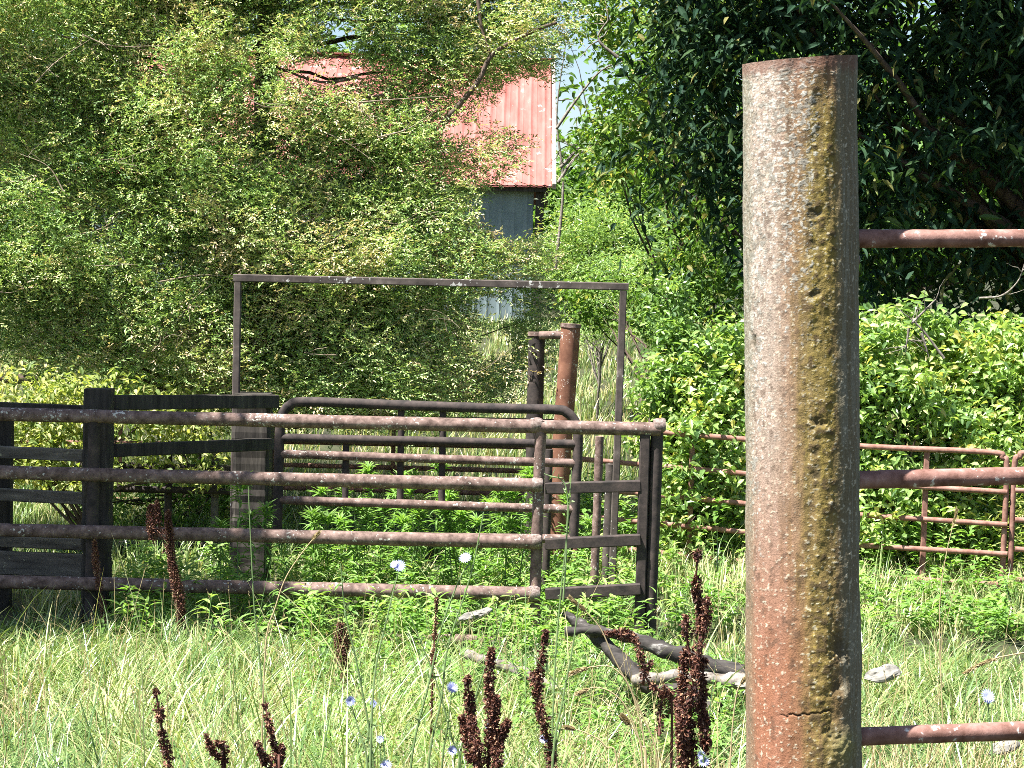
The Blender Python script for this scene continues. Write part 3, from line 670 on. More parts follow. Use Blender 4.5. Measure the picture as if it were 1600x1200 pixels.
# dark tree on the right
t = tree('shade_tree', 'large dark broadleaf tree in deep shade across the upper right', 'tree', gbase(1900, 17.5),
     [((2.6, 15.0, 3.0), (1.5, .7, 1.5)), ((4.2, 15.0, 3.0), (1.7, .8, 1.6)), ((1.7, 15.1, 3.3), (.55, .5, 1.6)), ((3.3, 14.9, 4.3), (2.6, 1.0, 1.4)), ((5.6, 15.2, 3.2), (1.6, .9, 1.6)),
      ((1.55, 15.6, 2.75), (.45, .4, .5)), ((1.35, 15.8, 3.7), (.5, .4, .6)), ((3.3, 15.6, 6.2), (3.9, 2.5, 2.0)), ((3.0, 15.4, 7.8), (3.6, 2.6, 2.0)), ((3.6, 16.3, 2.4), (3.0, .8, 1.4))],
     2700, 34, .17,   .145, .05, 'leaf_shaded', .45, .2, droop=.5, shell=.15, limbs=22, vs=.26)
def clear(c, g=1.):
    x, y, _ = proj(c); ok = np.ones(len(c), bool)
    for (hx, hy, rx, ry) in HOLES: ok &= ((x - hx) / (rx + 25 * g)) ** 2 + ((y - hy) / (ry + 22 * g)) ** 2 > 1
    return ok & ~((x > 700) & (y > 80) & (y < 420))
tree('cedar_tree', 'second darker cedar standing behind the big one on the left', 'tree', gbase(120, 17.5),
     [px_lobe(-20, 250, 17.4, 1.9, .8, 2.2), px_lobe(200, 200, 17.3, 1.7, .8, 1.8), px_lobe(180, 480, 17., 1.6, .8, .8), px_lobe(420, 330, 17.4, 1.1, .5, 1.0), px_lobe(580, 340, 17.6, .8, .4, .4), px_lobe(300, 20, 17.6, 1.5, .5, .5), px_lobe(620, 20, 17.8, .9, .5, .4)],
     1150, 60, .19, .075, .017, 'cedar', .35, .16, big=False, droop=.1, shell=.1, hollow=clear, limbs=16)
# lit mixed tree in the gap
tree('gap_tree', 'sparse sunlit broadleaf tree with sky showing through, right of the red roof', 'tree', gbase(1085, 18.5),
     [px_lobe(965, 190, 18.4, .5, .5, .55), px_lobe(1000, 260, 18.2, .55, .5, .35), px_lobe(960, 20, 18.4, .8, .6, .45), px_lobe(1075, 110, 18., .6, .5, .9), px_lobe(880, -20, 18.2, .8, .6, .5), px_lobe(1090, 330, 17.6, .45, .5, .6), px_lobe(1180, 10, 17.6, 1., .6, .5)],
     350, 24, .11, .075, .045, 'leaf', .66, .04, shell=.1, limbs=9, droop=.35,
     hollow=lambda c: ((proj(c)[0] - 915) / 36) ** 2 + ((proj(c)[1] - 130) / 70) ** 2 > 1)
# mid distance bushes beyond the pen
tree('feathery_bush', 'feathery yellow green bush between the shed and the dark tree', 'bush', gbase(930, 23), [px_lobe(930, 350, 23, .62, .6, .42), px_lobe(885, 400, 23, .5, .5, .5), px_lobe(1000, 400, 22.6, .5, .5, .6), px_lobe(960, 440, 22, .6, .5, .4), px_lobe(935, 500, 21.6, .5, .4, .35)],
     520, 26, .10, .075, .016, 'shrub', .5, .018, big=False, limbs=20, wood='deadwood', shell=.2)
tree('ragged_shrub', 'ragged dark green shrub at the foot of the dark tree, left of the big post', 'bush', gbase(1075, 17), [px_lobe(1040, 470, 16.6, .3, .4, .3), px_lobe(1120, 520, 16.4, .5, .4, .3), px_lobe(930, 470, 17.5, .35, .4, .22), px_lobe(1075, 420, 17, .3, .4, .3)],
     190, 26, .09, .07, .035, 'leaf', .55, .04, limbs=16)
tree('vine_clump', 'climbing leafy vine clump standing above the bushes left of the big post', 'bush', gbase(1045, 13.8), [px_lobe(1045, 490, 13.8, .16, .2, .28), px_lobe(1070, 545, 13.7, .2, .2, .2), px_lobe(1035, 600, 13.6, .22, .2, .25)],
     120, 22, .06, .055, .035, 'shrub', .35, .03, limbs=10)
# bright shrubs behind the right panels
def shoots(lobes, n, k=5):
    out = list(lobes)
    for _ in range(n):
        c, r = lobes[R.integers(len(lobes))]; a = R.uniform(0, 6.28); q = c + np.array([math.cos(a) * r[0] * .8, -abs(math.sin(a)) * r[1] * .6, r[2] * R.uniform(.5, 1.05)])
        out.append((q, (.07, .07, R.uniform(.1, .2))))
    return out
def shrub(label, x, d, lobes, n, v=.5, mt='shrub', L=.075, Wd=.042, seed=0, cat='bush'):
    tree('leafy_shrub', label, cat, gbase(x, d), shoots(lobes, 9), n, 26, .075, L, Wd, mt, v, .03, 'bright shrubs behind the corral panels', limbs=18, droop=.25, shell=.5, vs=.2)
shrub('tall sunlit shrub just left of the big post, leaves over the panel', 1120, 13.6, [px_lobe(1120, 600, 13.6, .42, .4, .35), px_lobe(1140, 740, 13.5, .40, .45, .5), px_lobe(1060, 690, 13.7, .3, .35, .35), px_lobe(1075, 800, 13.4, .28, .4, .35), px_lobe(1180, 560, 13.6, .3, .3, .3), px_lobe(1060, 720, 13.2, .12, .12, .2)], 400)
shrub('sunlit shrub immediately right of the big post', 1420, 13.5, [px_lobe(1400, 560, 13.6, .42, .4, .42), px_lobe(1420, 660, 13.45, .5, .5, .4), px_lobe(1380, 780, 13.5, .4, .45, .42), px_lobe(1310, 620, 13.5, .4, .4, .5), px_lobe(1375, 800, 12.75, .13, .12, .25)], 500)
shrub('sunlit shrub mounded at the right edge above the panel', 1570, 13.6, [px_lobe(1540, 580, 13.8, .5, .45, .42), px_lobe(1620, 600, 13.7, .6, .5, .5), px_lobe(1540, 690, 13.5, .5, .5, .35), px_lobe(1520, 800, 13.6, .45, .4, .35)], 560, .58)
tree('pale_weed_bush', 'low pale yellow green bush behind the panel at the right edge', 'bush', gbase(1600, 12.8), [px_lobe(1602, 800, 12.75, .16, .2, .5), px_lobe(1640, 760, 12.8, .3, .2, .6)], 60, 24, .07, .08, .014, 'yellow', .4, .02, big=False, limbs=8)
tree('yellow_bush', 'yellow leaved bush glowing behind the planks at the left edge', 'bush', gbase(120, 13.), [px_lobe(40, 620, 12.9, .4, .3, .2), px_lobe(170, 630, 12.9, .45, .3, .2), px_lobe(30, 700, 12.8, .4, .3, .25), px_lobe(130, 720, 12.9, .45, .3, .25), px_lobe(260, 640, 13.2, .35, .3, .2), px_lobe(300, 710, 13.2, .3, .3, .2)],
     300, 20, .07, .06, .028, 'yellow', .5, .03, big=True, limbs=16, vs=.25)
tree('dark_bush', 'green bush low under the cedar behind the two planks', 'bush', gbase(330, 15.6), [px_lobe(330, 600, 15.4, .5, .4, .35), px_lobe(240, 590, 15.6, .5, .4, .3), px_lobe(300, 800, 14.6, .6, .4, .35), px_lobe(200, 830, 14, .5, .4, .3), px_lobe(440, 610, 15.8, .4, .4, .3)],
     330, 26, .08, .05, .028, 'leaf', .5, .04, limbs=16)
# unseen tree left of the picture, placed so its canopy shades the planks
tree('unseen_tree', 'unseen broadleaf tree left of the pen, placed to shade the planks', 'tree', (-6.6, 9.2, float(gz(-6.6, 9.2))),
     [((-4.9, 9.5, 5.0), (1.35, .95, .8)), ((-6.3, 9.3, 5.6), (1.4, 1.0, 1.3)), ((-5.6, 9.5, 6.4), (1.6, .9, .8))], 1000, 28, .18, .11, .06, 'leaf', .45, .18, limbs=18)
# woods beyond
k = 0
for (px, d, h, w, v, lab) in [(80, 44, 9.5, 3.6, .3, 'distant woodland tree behind the cedar near the left edge'), (330, 47, 10, 3.6, .35, 'distant woodland tree behind the cedar trunk'), (640, 52, 9, 3.4, .5, 'distant woodland tree rising behind the red roof'),
                              (900, 58, 4.6, 2.6, .6, 'distant tree low in the sky gap'), (1010, 50, 5.6, 3.0, .45, 'distant tree behind the sparse sunlit tree'), (1200, 44, 10, 4.4, .3, 'distant tree hidden mostly by the big post'),
                              (1420, 38, 9.5, 4.4, .25, 'distant woodland tree behind the dark tree'), (1620, 36, 9.5, 4.6, .25, 'distant woodland tree at the right edge'), (-150, 40, 10, 4.4, .3, 'distant woodland tree beyond the left edge')]:
    b = gbase(px, d)
    tree('woodland_tree', lab, 'tree', b, [((b[0], b[1], b[2] + h * .55), (w, w * .8, h * .38)), ((b[0] + w * .4, b[1], b[2] + h * .35), (w * .8, w * .7, h * .28)), ((b[0] - w * .5, b[1], b[2] + h * .4), (w * .7, w * .7, h * .3)), ((b[0], b[1], b[2] + h * .15), (w * .9, w * .6, h * .16))],
         330, 30, .42, .24, .15, 'leaf', v, .22, 'trees of the far wood', limbs=10)
# bare dead sapling
def dead_branches(name, label, paths, r, cat='branch'):
    b = P(*paths[0][0]); t = thing(name, [b[0], b[1], b[2]], label, cat)
    for pts in paths:
        mb = MB(); c = curve([P(*q) for q in pts], 20); sweep(mb, c, prof_round(7), np.linspace(r, r * .3, len(c)), rough=r * .2)
        for _ in range(4):
            k = R.integers(5, len(c)); e = c[k] + rv(1)[0] * [.4, .2, .4] * (r / .012) * .5; sweep(mb, branch_path(c[k], e, .15, 8), prof_round(5), np.linspace(r * .4, r * .1, 8))
        mb.build('limb', M['deadwood'], t)
dead_branches('dead_sapling', 'bare bleached dead sapling in the gap beside the red roof', [[(868, 420, 20), (880, 290, 20), (870, 180, 20), (885, 60, 20)], [(875, 262, 20), (925, 215, 20), (1000, 185, 20)], [(872, 285, 20), (905, 240, 20), (960, 215, 20), (1015, 200, 20)], [(870, 200, 20), (905, 150, 20), (940, 110, 20), (985, 90, 20)], [(965, 90, 17.6), (935, 60, 17.6), (955, 25, 17.6)]], .018, 'tree')
dead_branches('dead_snag', 'small white forked dead branch sticking out of the shrub right of the big post', [[(1475, 560, 13), (1445, 520, 13), (1425, 500, 13), (1400, 480, 13)], [(1425, 505, 13), (1450, 480, 13), (1464, 466, 13)], [(1440, 520, 13), (1452, 560, 13)], [(1420, 512, 13), (1415, 550, 13)]], .010)
dead_branches('dead_twig', 'thin bare curved dead twig under the dark tree at the right edge', [[(1530, 466, 14), (1565, 462, 14), (1590, 440, 14), (1600, 415, 14)]], .010)

# ------------------------------------------------------------------ grass
def patch(n, y0, y1, L, Wd, lean, v, segs, pw=1., keep=None, margin=1.15, seed=0, per=26, rad=.07):
    m = n // per; y = (y0 ** pw + (y1 ** pw - y0 ** pw) * R.random(m)) ** (1 / pw); x = (R.random(m) - .5) * 2 * .2667 * margin * y
    cl = fbm(x * 2.5 + seed, y * 2.5, o=2); ok = R.random(m) < sm(.15, .45, cl)
    if keep is not None: ok &= keep(x, y)
    x, y = x[ok], y[ok]; m = len(x); n = m * per
    ts = R.lognormal(0, .28, m) * (.65 + .7 * fbm(x * 1.1 + 20, y * 1.1 + seed, o=2)); tv = np.clip(v + R.normal(size=m) * .13 + (fbm(x * .9, y * .9 + 40) - .5) * .7, 0, 1)
    wa = fbm(x * .8 + 3, y * .8) * 12
    a = R.uniform(0, 6.283, n); q = R.random(n) ** .7; rr = rad * q * np.repeat(ts, per)
    X = np.repeat(x, per) + np.cos(a) * rr; Y = np.repeat(y, per) + np.sin(a) * rr
    az = a + R.normal(size=n) * .7; az = np.where(R.random(n) < .3, np.repeat(wa, per), az)
    Lb = L * R.uniform(.55, 1.2, n) * np.repeat(ts, per) * (1 - .35 * sm(8.3, 10.2, Y) * sm(12.5, 10.5, Y))
    va = np.clip(np.repeat(tv, per) + R.normal(size=n) * .2, 0, 1)
    mb = MB(); blades(mb, np.stack([X, Y, gz(X, Y) - .01], 1), az, Lb, Wd * R.uniform(.5, 1.4, n), np.clip(lean * (.25 + q) * R.uniform(.5, 1.5, n), 0, 1.2), va, segs); return mb
inpen = lambda x, y: ~((y > 10.3) & (y < 13.5) & (x < 1.2) & (R.random(len(x)) < .45))
tag(patch(165000, 4.6, 10.1, .235, .0080, 1.1, .50, 6, 1.6, lambda x, y: ~((((x - .52) / .45) ** 2 + ((y - 7.4) / 1.0) ** 2 < 1) & (R.random(len(x)) < .85))).build('meadow_grass', M['grass'], None, False), 'pale sunlit long meadow grass covering the foreground', kind='stuff')  # grass thinned over dark soil to stand for shade by the fallen branches
tag(patch(80000, 10.3, 16.5, .20, .009, .5, .60, 3, 1.5, inpen, 1.2, 3, 20, .07).build('pen_grass', M['grass'], None, False), 'green grass inside and around the pen', kind='stuff')
tag(patch(110000, 16., 40, .22, .016, .45, .70, 2, 1.5, None, 1.25, 5, 14, .12).build('pasture_grass', M['grass'], None, False), 'dry yellow green pasture grass rising beyond the pen', kind='stuff')

# ------------------------------------------------------------------ weeds
def weed_proto(h, whorl=True, L=.085, Wd=.014, n=46, v=.5):
    t = thing('green_weed', (0, 0, 0), 'upright bright green narrow leaved weed', 'weed')
    mb = MB(); pth = branch_path(np.zeros(3), np.array([R.normal() * .03, R.normal() * .03, h]), .04, 8); sweep(mb, pth, prof_round(5), np.linspace(.004, .002, 8)); mb.build('stem', M['stem'], t)
    s = np.concatenate([R.uniform(.25, 1, n), R.uniform(.9, 1, n // 2)]); k = len(s); az = np.arange(k) * 2.4
    C = np.stack([np.interp(s, np.linspace(0, 1, 8), pth[:, i]) for i in range(3)], 1)
    D = nrm(np.stack([np.cos(az), np.sin(az), .2 + R.normal(size=k) * .35 + 1.1 * (s > .9) * R.random(k)], 1)); N = nrm(np.cross(np.cross(D, [0, 0, 1.]), D))
    mb = MB(); leaves(mb, C, D, N, L * R.uniform(.7, 1.2, k) * (1.25 - .5 * s), Wd, np.clip(v + .25 * (s - .5) + R.normal(size=k) * .1, 0, 1), .15, .3); mb.build('leaves', M['weed'], t, False)
    return t
protos = [weed_proto(.66, n=70, L=.1, Wd=.016), weed_proto(.55, n=60, L=.11, Wd=.016), weed_proto(.42, n=44, L=.09, Wd=.02), weed_proto(.3, n=34, L=.1, Wd=.03), weed_proto(.24, n=30, L=.08, Wd=.035)]
used = [False] * 5
def put_weed(k, p, s, label, group):
    o = protos[k] if not used[k] else copy_tree(protos[k]); used[k] = True
    o.location = p; o.rotation_euler = (R.normal() * .08, R.normal() * .08, R.uniform(0, 6.28)); o.scale = (s, s, s * R.uniform(.85, 1.15)); o['label'] = label; o['group'] = group
# tall ones in the pen
for (px, d) in [(562, 11.9), (583, 12.6), (632, 12.0), (700, 12.3), (716, 13), (745, 11.8), (770, 12.4), (795, 12), (812, 12.8), (605, 13), (505, 12.2), (478, 12.8), (545, 12.4), (660, 12.6), (850, 12.1), (876, 11.8), (905, 12.3), (665, 11.6), (610, 11.5), (520, 11.6), (690, 11.5), (735, 12.1), (530, 13), (780, 13.2), (648, 13.3), (833, 13.0), (460, 11.9), (575, 11.5), (715, 11.4), (812, 11.5), (470, 12.4), (495, 11.6), (596, 12.2), (620, 12.9), (680, 12.9), (728, 11.5), (760, 12.9), (790, 11.5), (550, 11.5), (860, 12.8), (640, 11.4), (700, 11.9)]:
    p = gbase(px, d); put_weed(int(R.integers(0, 2)), p, R.uniform(.8, 1.2), ('whorled green weed, ' + ('just left of the speckled upright' if px > 760 else 'behind the middle of the swing gate' if px > 640 else 'behind the left half of the swing gate') + (', close to the rails' if d < 12 else ', set back')), 'tall green weeds inside the pen')
for (px, d) in [(392, 10.9), (372, 10.8), (410, 11), (352, 11.1)]:
    put_weed(0, gbase(px, d), R.uniform(.9, 1.25), 'narrow leaved green weed in front of the thick wooden post', 'green weeds by the thick wooden post')
def low_weeds(name, label, n, x0, x1, d0, d1, h, L, Wd, v):
    mb = MB(); px, d = R.uniform(x0, x1, n), R.uniform(d0, d1, n); b = PA(px, np.full(n, 800.), d); b[:, 2] = gz(b[:, 0], b[:, 1])
    H = h * R.uniform(.5, 1.3, n); tip = b + np.stack([R.normal(size=n) * .05, R.normal(size=n) * .05, H], 1); K = 26
    s_ = R.uniform(.25, 1, (n, K)); C = (b[:, None] + (tip - b)[:, None] * s_[..., None]).reshape(-1, 3); m = n * K; az = R.uniform(0, 6.283, m)
    D = nrm(np.stack([np.cos(az), np.sin(az), R.uniform(-.2, .9, m)], 1)); N = nrm(np.cross(np.cross(D, [0, 0, 1.]), D) + .3 * rv(m))
    C = C + D * R.uniform(0, .03, m)[:, None]
    leaves(mb, C, D, N, L * R.uniform(.5, 1.2, m), Wd * R.uniform(.6, 1.2, m), np.clip(v + .3 * (s_.ravel() - .5) + np.repeat(R.normal(size=n) * .15, K) + R.normal(size=m) * .1, 0, 1), .15, .3)
    tag(mb.build(name, M['weed'], None, False), label, kind='stuff')
low_weeds('ground_cover', 'low leafy green weeds at the foot of the pipe rails', 330, 180, 1010, 9.7, 12.4, .27, .08, .024, .55)
low_weeds('ground_cover', 'low leafy weeds in the grass before the rusty panels', 120, 1020, 1660, 10.6, 12.6, .2, .07, .03, .5)
low_weeds('ground_cover', 'small leafy weeds in the grass around the fallen branches', 260, 480, 1180, 6.6, 9.6, .2, .05, .02, .45)
low_weeds('ground_cover', 'sprawling leafy weeds under the far shrubs', 300, 900, 1700, 12.6, 16, .4, .07, .035, .55)

for k_, o_ in enumerate(protos):
    if not used[k_]:
        for c_ in list(o_.children): bpy.data.objects.remove(c_)
        bpy.data.objects.remove(o_)

# dock stalks --------------------------------------------------------------
def dock(label, stalks, d, r=.016, dens=1., v=.5, group='dry brown dock stalks'):
    r = r * .54
    p0 = P(*stalks[0][-1], d); b = np.array([p0[0], p0[1], float(gz(p0[0], p0[1]))])
    t = thing('dock_plant', b, label, 'weed', group)
    ms, mf = MB(), MB()
    for pts in stalks:
        c = [P(x, y, d + R.normal() * .02) for x, y in pts]
        if pts[-1][1] >= 1190 or len(stalks) == 1 or pts is stalks[0]: c = c + [np.array([c[-1][0], c[-1][1], float(gz(c[-1][0], c[-1][1])) - .02])]
        c = curve(c, 60); sweep(ms, c, prof_round(6), np.linspace(.0022, .004, len(c)))
        seg = np.linalg.norm(np.diff(c, axis=0), axis=1).sum(); n = int(seg * 2600 * dens * (r / .016)); s = R.random(n) ** 1.15 * .9
        s = s[(fbm(s * seg * 28 + 3, s * 0 + R.uniform(0, 99), o=2) > .36) | (s < .03)]; n = len(s)
        q = np.stack([np.interp(s, np.linspace(0, 1, len(c)), c[:, i]) for i in range(3)], 1)
        taper = (.45 + .55 * sm(0, .2, s)) * (.65 + .7 * fbm(s * seg * 16, s * 0 + 4, o=2)); D = rv(n); rad = R.random(n) ** .5 * r * taper
        q = q + D * rad[:, None]; kites(mf, q, nrm(D + rv(n) * .7 - [0, 0, .3]), rv(n), R.uniform(.005, .012, n), R.uniform(.004, .009, n), np.clip(v + R.normal(size=n) * .33, 0, 1), .25, .5)
    ms.build('stem', M['dock'], t); mf.build('seed_head', M['dock'], t, False)
dock('single dry brown dock stalk in the grass at lower left', [[(243, 1078), (250, 1120), (256, 1160), (264, 1215)]], 4.6)
dock('short slanting dry dock stalk low in the grass, right of the lower left one', [[(322, 1150), (335, 1180), (350, 1215)], [(340, 1160), (352, 1200)]], 4.6, .011)
dock('three stemmed dry dock with a pale stem at the bottom, left of centre', [[(414, 1100), (422, 1140), (432, 1180), (436, 1215)], [(402, 1160), (414, 1190), (425, 1215)], [(441, 1165), (437, 1190), (434, 1215)]], 4.6, .012)
dock('dense cluster of dark brown dock spikes at bottom centre', [[(730, 1060), (735, 1110), (742, 1160), (748, 1215)], [(768, 1015), (764, 1070), (768, 1130), (762, 1215)], [(793, 1128), (780, 1160), (775, 1215)], [(776, 1090), (772, 1140), (778, 1215)], [(722, 1120), (735, 1180), (742, 1215)]], 4.5, .020, 1.2)
dock('tall dark dock spike left of the fallen branch', [[(853, 985), (845, 1040), (840, 1090), (850, 1130), (860, 1180), (862, 1215)], [(832, 1050), (838, 1080), (845, 1110)]], 4.7, .018, 1.1)
dock('tallest thick dark dock plant beside the big post', [[(1090, 862), (1088, 920), (1096, 960), (1092, 1010), (1082, 1080), (1078, 1140), (1082, 1215)], [(1105, 935), (1104, 970), (1096, 1010), (1090, 1060)], [(1072, 960), (1074, 1000), (1080, 1040)], [(1070, 1020), (1066, 1080), (1068, 1140), (1072, 1215)], [(1100, 1030), (1096, 1100), (1102, 1150), (1100, 1215)], [(1060, 1090), (1064, 1150), (1066, 1215)]], 4.5, .020, 1.3)
dock('dark dock sprays tangled over the fallen branch', [[(945, 990), (985, 990), (1000, 1020), (1010, 1060), (1035, 1085), (1050, 1120)], [(1020, 1035), (1008, 1050), (1005, 1070)], [(1038, 1070), (1032, 1110), (1030, 1150)], [(960, 985), (975, 995), (990, 1000)]], 4.9, .013)
dock('withered brown dock drooping over the pipe rails right of the square wooden post', [[(245, 785), (250, 830), (268, 880), (280, 930), (283, 980), (292, 1020)], [(262, 800), (266, 850), (272, 900), (284, 960), (288, 1010)], [(236, 790), (236, 820), (240, 850)]], 9.9, .045, 2.2)
dock('withered rust brown dock leaning on the square wooden post', [[(148, 845), (150, 880), (156, 920), (165, 970), (172, 1000)]], 10.1, .036, 1.8, .6)
dock('small brown withered dock in front of the lower rails', [[(532, 975), (538, 1000), (535, 1020), (540, 1045)], [(528, 985), (532, 1010), (530, 1040)]], 8.5, .045, 2., .5)
dock('thin reddish dock spike below the lowest rail near centre', [[(682, 935), (680, 980), (678, 1020), (676, 1050)]], 7.2, .014, .8, .7)

# chicory -------------------------------------------------------------------
def chicory(label, stems, flowers, d, group='blue flowered chicory plants'):
    p0 = P(*stems[0][-1], d); b = np.array([p0[0], p0[1], float(gz(p0[0], p0[1]))])
    t = thing('chicory_plant', b, label, 'wildflower', group)
    ms = MB()
    for pts in stems:
        c = [P(x, y, d) for x, y in pts]
        if pts[-1][1] >= 1190: c = c + [np.array([c[-1][0], c[-1][1] , float(gz(c[-1][0], c[-1][1])) - .02])]
        c = curve(c, 30); sweep(ms, c, prof_round(6), np.linspace(.0013, .0032, len(c)), R.uniform(.2, .9))
        for k in range(3, len(c) - 3, 3):
            n = 3; q = np.repeat(c[k][None], n, 0) + rv(n) * .003; kites(ms, q, nrm(rv(n) + [0, 0, .6]), rv(n), R.uniform(.008, .03, n), R.uniform(.003, .007, n), R.uniform(.3, 1, n))
    ms.build('stem', M['stem'], t, False)
    for (x, y, s) in flowers:
        c = P(x, y, d); mb = MB(); ax = nrm(np.array([R.normal() * .4, -1, R.uniform(.1, 1.)])); u = nrm(np.cross(ax, [0, 0, 1.])); w = np.cross(u, ax); n = 17; th = np.arange(n) / n * 6.283
        D = nrm(np.cos(th)[:, None] * u + np.sin(th)[:, None] * w + ax * R.uniform(.15, .4)); leaves(mb, np.repeat(c[None], n, 0), D, np.repeat(ax[None], n, 0), .0145 * s, .0052 * s, R.random(n), .1, .1)
        mb.build('flower', M['petal'], t, False)
chicory('chicory with two pale blue flowers held before the pipe rails', [[(622, 895), (606, 960), (585, 1060), (578, 1215)], [(735, 880), (718, 905), (690, 980), (672, 1060), (640, 1215)], [(756, 800), (735, 900), (700, 1010), (690, 1090), (668, 1215)]], [(624, 884, 1.15), (727, 872, 1.15), (616, 882, .8)], 4.6)
chicory('chicory with pale flowers low among the grass, left of the brown spikes', [[(547, 1095), (560, 1140), (575, 1215)], [(585, 1098), (575, 1150), (580, 1215)], [(532, 880), (540, 960), (560, 1050), (585, 1215)], [(593, 1155), (594, 1215)]], [(547, 1095, 1.1), (583, 1099, .8), (594, 1155, .8), (603, 1196, 1.2)], 4.9)
chicory('chicory with pale lilac flowers directly beside the brown spike cluster', [[(706, 1075), (700, 1130), (690, 1215)], [(800, 930), (770, 1010), (740, 1100), (715, 1215)], [(830, 1020), (880, 1090), (870, 1160), (860, 1215)], [(640, 960), (680, 1060), (705, 1150), (720, 1215)]], [(706, 1075, 1.2), (707, 1172, 1.), (762, 1135, .6), (850, 1155, .9)], 4.7)
chicory('chicory flowers at the very bottom beside the thickest dock', [[(1100, 1190), (1098, 1215)], [(905, 935), (895, 1010), (880, 1090), (862, 1215)]], [(1100, 1190, 1.), (1095, 1180, .8)], 4.3)
chicory('single round pale chicory flower right of the big post', [[(1543, 1090), (1546, 1140), (1550, 1215)]], [(1543, 1087, 1.3), (1545, 1092, 1.0)], 4.6)
chicory('tall thin leggy chicory rising before the square tube gate', [[(893, 735), (886, 830), (876, 930), (868, 1030), (860, 1215)], [(850, 740), (884, 760), (885, 850), (880, 940)]], [], 5.4)
chicory('leggy chicory stems rising left of the tallest seed stalk', [[(388, 760), (392, 850), (398, 960), (410, 1080), (415, 1215)]], [], 5.6)

# grass seed heads -----------------------------------------------------------
def seed_stalk(label, pts, d, head=.3, w=.006, group='tan grass seed stalks', mt='straw'):
    c = [P(x, y, d) for x, y in pts]
    if pts[-1][1] >= 1190: c.append(np.array([c[-1][0], c[-1][1], float(gz(c[-1][0], c[-1][1])) - .02]))
    L0 = sum(np.linalg.norm(np.subtract(c[i + 1], c[i])) for i in range(len(pts) - 1))
    b = c[-1]; t = thing('seed_stalk', b, label, 'grass stalk', group)
    c = curve(c, 40); mb = MB(); sweep(mb, c, prof_round(5), np.linspace(.0012, .0024, len(c)), .8); mb.build('stem', M['stem'] if mt != 'straw' else M['straw'], t)
    n = max(90, int(170 * head / .3)); s = R.random(n) * head * L0 / np.linalg.norm(np.diff(c, axis=0), axis=1).sum(); q = np.stack([np.interp(s, np.linspace(0, 1, len(c)), c[:, i]) for i in range(3)], 1)
    T = nrm(c[0] - c[6]); mb = MB(); kites(mb, q, nrm(T + rv(n) * .45), rv(n), R.uniform(.010, .018, n), R.uniform(.3, 1, n) * w, R.random(n), .25); mb.build('seed_head', M['straw'], t, False)
seed_stalk('tall arching grass stalk with pale seed head crossing the pipe rails', [(497, 834), (478, 856), (448, 900), (430, 950), (415, 1010), (408, 1215)], 5., .16)
seed_stalk('golden feathery seed head leaning over the fallen branch', [(893, 936), (918, 958), (940, 985), (960, 1030), (1000, 1110), (1030, 1215)], 4.8, .3, .009)
seed_stalk('drooping tan seed head hanging under the fallen branch', [(893, 1052), (925, 1042), (960, 1045), (990, 1090), (1010, 1215)], 4.6, .4, .008)
seed_stalk('arched pale seed head just above the bottom edge', [(905, 1083), (930, 1074), (960, 1085), (985, 1120), (1005, 1215)], 4.6, .4)
seed_stalk('low arched pale seed stalk beside the brown dock spike', [(888, 1137), (915, 1145), (945, 1165), (965, 1215)], 4.4, .5)
seed_stalk('thick tan seed head at bottom centre right', [(975, 1122), (990, 1140), (1002, 1165), (1010, 1215)], 4.3, .8, .012)
seed_stalk('pale seed stalk leaning beside the dock and the big post', [(1165, 1060), (1150, 1090), (1140, 1215)], 4.4, .6)
seed_stalk('thin seed stalk standing before the right corral panel', [(1495, 798), (1482, 850), (1472, 905), (1468, 960), (1470, 1050), (1475, 1215)], 6., .12, .009)
seed_stalk('arched pale seed stalk at the right edge', [(1510, 1050), (1550, 1030), (1610, 1018)], 5.2, .6)
def dry_patch():
    mb = MB(); n = 900; px = R.uniform(1340, 1640, n); d = R.uniform(4.3, 5.6, n); 
    px[:300] = R.uniform(860, 1170, 300)
    g = np.array([gbase(a, b) for a, b in zip(px, d)]); L = R.uniform(.45, .75, n)
    blades(mb, g, R.uniform(0, 6.28, n), L, R.uniform(.003, .006, n), R.uniform(.1, .6, n), R.random(n), 5)
    tag(mb.build('dry_grass', M['straw'], None, False), 'dry tan grass stems low by the rods and the big post', kind='stuff')
dry_patch()
def straw_scatter():
    mb = MB(); n = 1300; px, d = R.uniform(-30, 1640, n), R.uniform(5.0, 9.8, n); g = np.array([gbase(a, b) for a, b in zip(px, d)])
    blades(mb, g, R.uniform(0, 6.28, n), R.uniform(.25, .5, n), R.uniform(.003, .006, n), R.uniform(.3, 1.2, n), R.random(n), 6)
    tip = g + np.stack([R.normal(size=n) * .08, R.normal(size=n) * .08, R.uniform(.25, .48, n)], 1); K = 14; k = n // 4
    c = np.repeat(tip[:k], K, 0); ax = np.repeat(nrm(rv(k) * .5 + [0, 0, 1]), K, 0); t = R.uniform(-.045, .045, k * K)[:, None]
    kites(mb, c + ax * t, nrm(ax + rv(k * K) * .5), rv(k * K), R.uniform(.008, .014, k * K), R.uniform(.002, .004, k * K), R.random(k * K), .2)
    for i in range(k): sweep(mb, [g[i], (g[i] + tip[i]) / 2 + rv(1)[0] * .01, tip[i]], prof_round(3), .0012, .3, cap=False)
    tag(mb.build('dry_grass', M['straw'], None, False), 'dead straw and seed heads mixed through the meadow grass', kind='stuff')
straw_scatter()
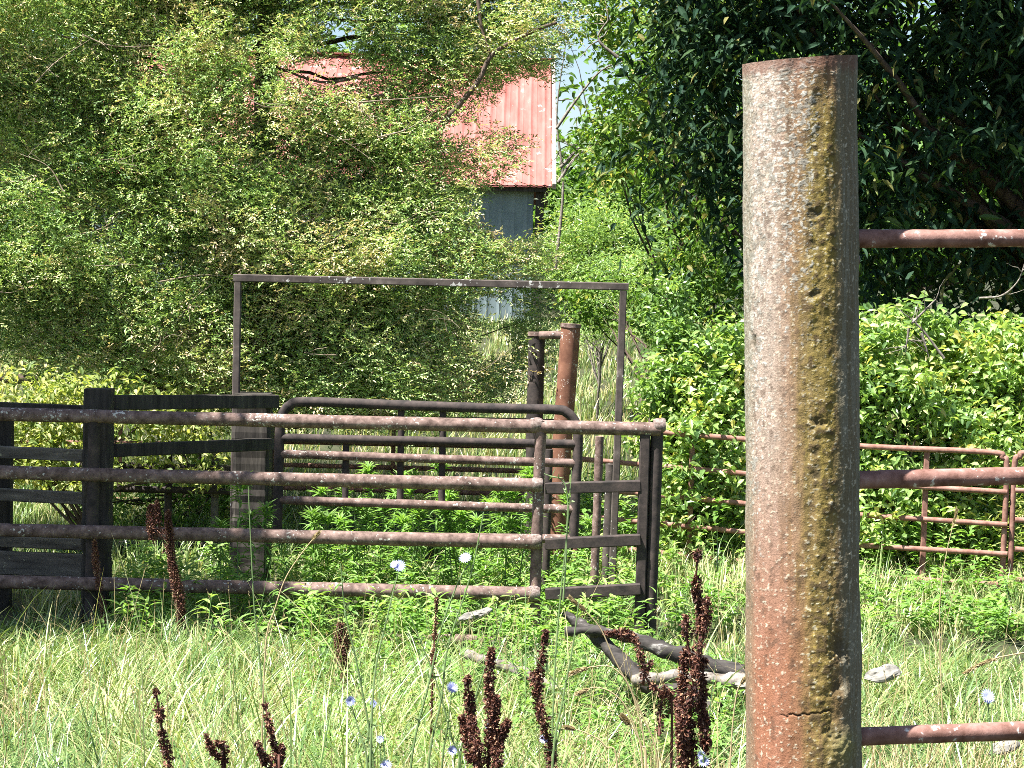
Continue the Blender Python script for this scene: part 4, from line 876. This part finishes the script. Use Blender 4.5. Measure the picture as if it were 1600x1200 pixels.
def long_blades():
    mb = MB(); n = 420; px = R.normal(560, 170, n); px[:90] = R.uniform(-20, 1650, 90); d = R.uniform(4.8, 8.5, n); g = np.array([gbase(a, b) for a, b in zip(px, d)])
    blades(mb, g, R.uniform(0, 6.28, n), R.uniform(.45, .85, n), R.uniform(.004, .009, n), R.uniform(.1, .7, n), R.uniform(.2, 1, n), 8)
    tag(mb.build('tall_grass', M['grass'], None, False), 'scattered taller arching grass blades standing over the meadow', kind='stuff')
long_blades()

# ------------------------------------------------------------------ fallen wood and stones
def fallen():
    b = P(1060, 1090, 8.2); b[2] = float(gz(b[0], b[1]))
    t = thing('fallen_branch', b, 'forked grey and black fallen branch lying in the grass left of the big post', 'branch')
    for pts, r0, r1, mm in (([(1120, 1115, 8.1), (1060, 1085, 8.2), (1000, 1060, 8.3), (950, 1010, 8.4), (905, 975, 8.5), (884, 957, 8.5)], .055, .018, 'log'),
                            ([(1230, 1068, 8.2), (1120, 1042, 8.25), (1060, 1022, 8.3), (990, 1000, 8.35), (925, 985, 8.4), (883, 990, 8.4)], .045, .016, 'log'),
                            ([(870, 1078, 8.4), (830, 1058, 8.45), (780, 1038, 8.5), (728, 1020, 8.55)], .03, .02, 'deadwood'),
                            ([(1240, 1075, 8.1), (1120, 1060, 8.1), (1040, 1058, 8.15), (990, 1064, 8.2)], .035, .02, 'deadwood')):
        mb = MB(); c = curve([P(*q) for q in pts], 50); sweep(mb, c, prof_round(12), np.linspace(r0, r1, len(c)) * (1 + .25 * (fbm(np.arange(len(c)) * .4, np.zeros(len(c))) - .5)), rough=.022); mb.build('limb', M[mm], t)
    def rock(px, py, d, rx, ry, rz_, label, name='stone', mm='stone'):
        c = P(px, py, d); nz = 2.2; u = np.linspace(0, 2 * math.pi, 24, endpoint=False); v = np.linspace(-1.5, 1.5, 14); U, Vv = np.meshgrid(u, v)
        p = np.stack([np.cos(Vv) * np.cos(U) * rx, np.cos(Vv) * np.sin(U) * ry, np.sin(Vv) * rz_], -1); p = p * (1 + 1.3 * (fbm(p[..., 0] * 22 + 9, p[..., 1] * 22, p[..., 2] * 30 + px) - .5))[..., None]; p[..., 2] += p[..., 0] * .25; p = p + c
        i = np.arange(13)[:, None] * 24; j = np.arange(24)[None]; j2 = (j + 1) % 24
        mb = MB(); mb.add(p.reshape(-1, 3), [np.stack([i + j, i + j2, i + 24 + j2, i + 24 + j], -1).reshape(-1, 4)]); tag(mb.build(name, M[mm], None, False), label, 'stone', 'stones in the grass')
    rock(1378, 1054, 7.6, .07, .05, .03, 'flat pale stone in the grass right of the big post')
    rock(745, 960, 9.6, .085, .06, .02, 'flat grey stone below the lowest rail near the upright')
    rock(1185, 1060, 8.0, .1, .06, .03, 'grey stone partly behind the big post')
    rock(1568, 1168, 6.6, .06, .05, .02, 'bright white stone by the lowest rod at lower right')
    rock(845, 1010, 9.9, .06, .05, .03, 'dark stone at the foot of the speckled upright', mm='stone')
fallen()
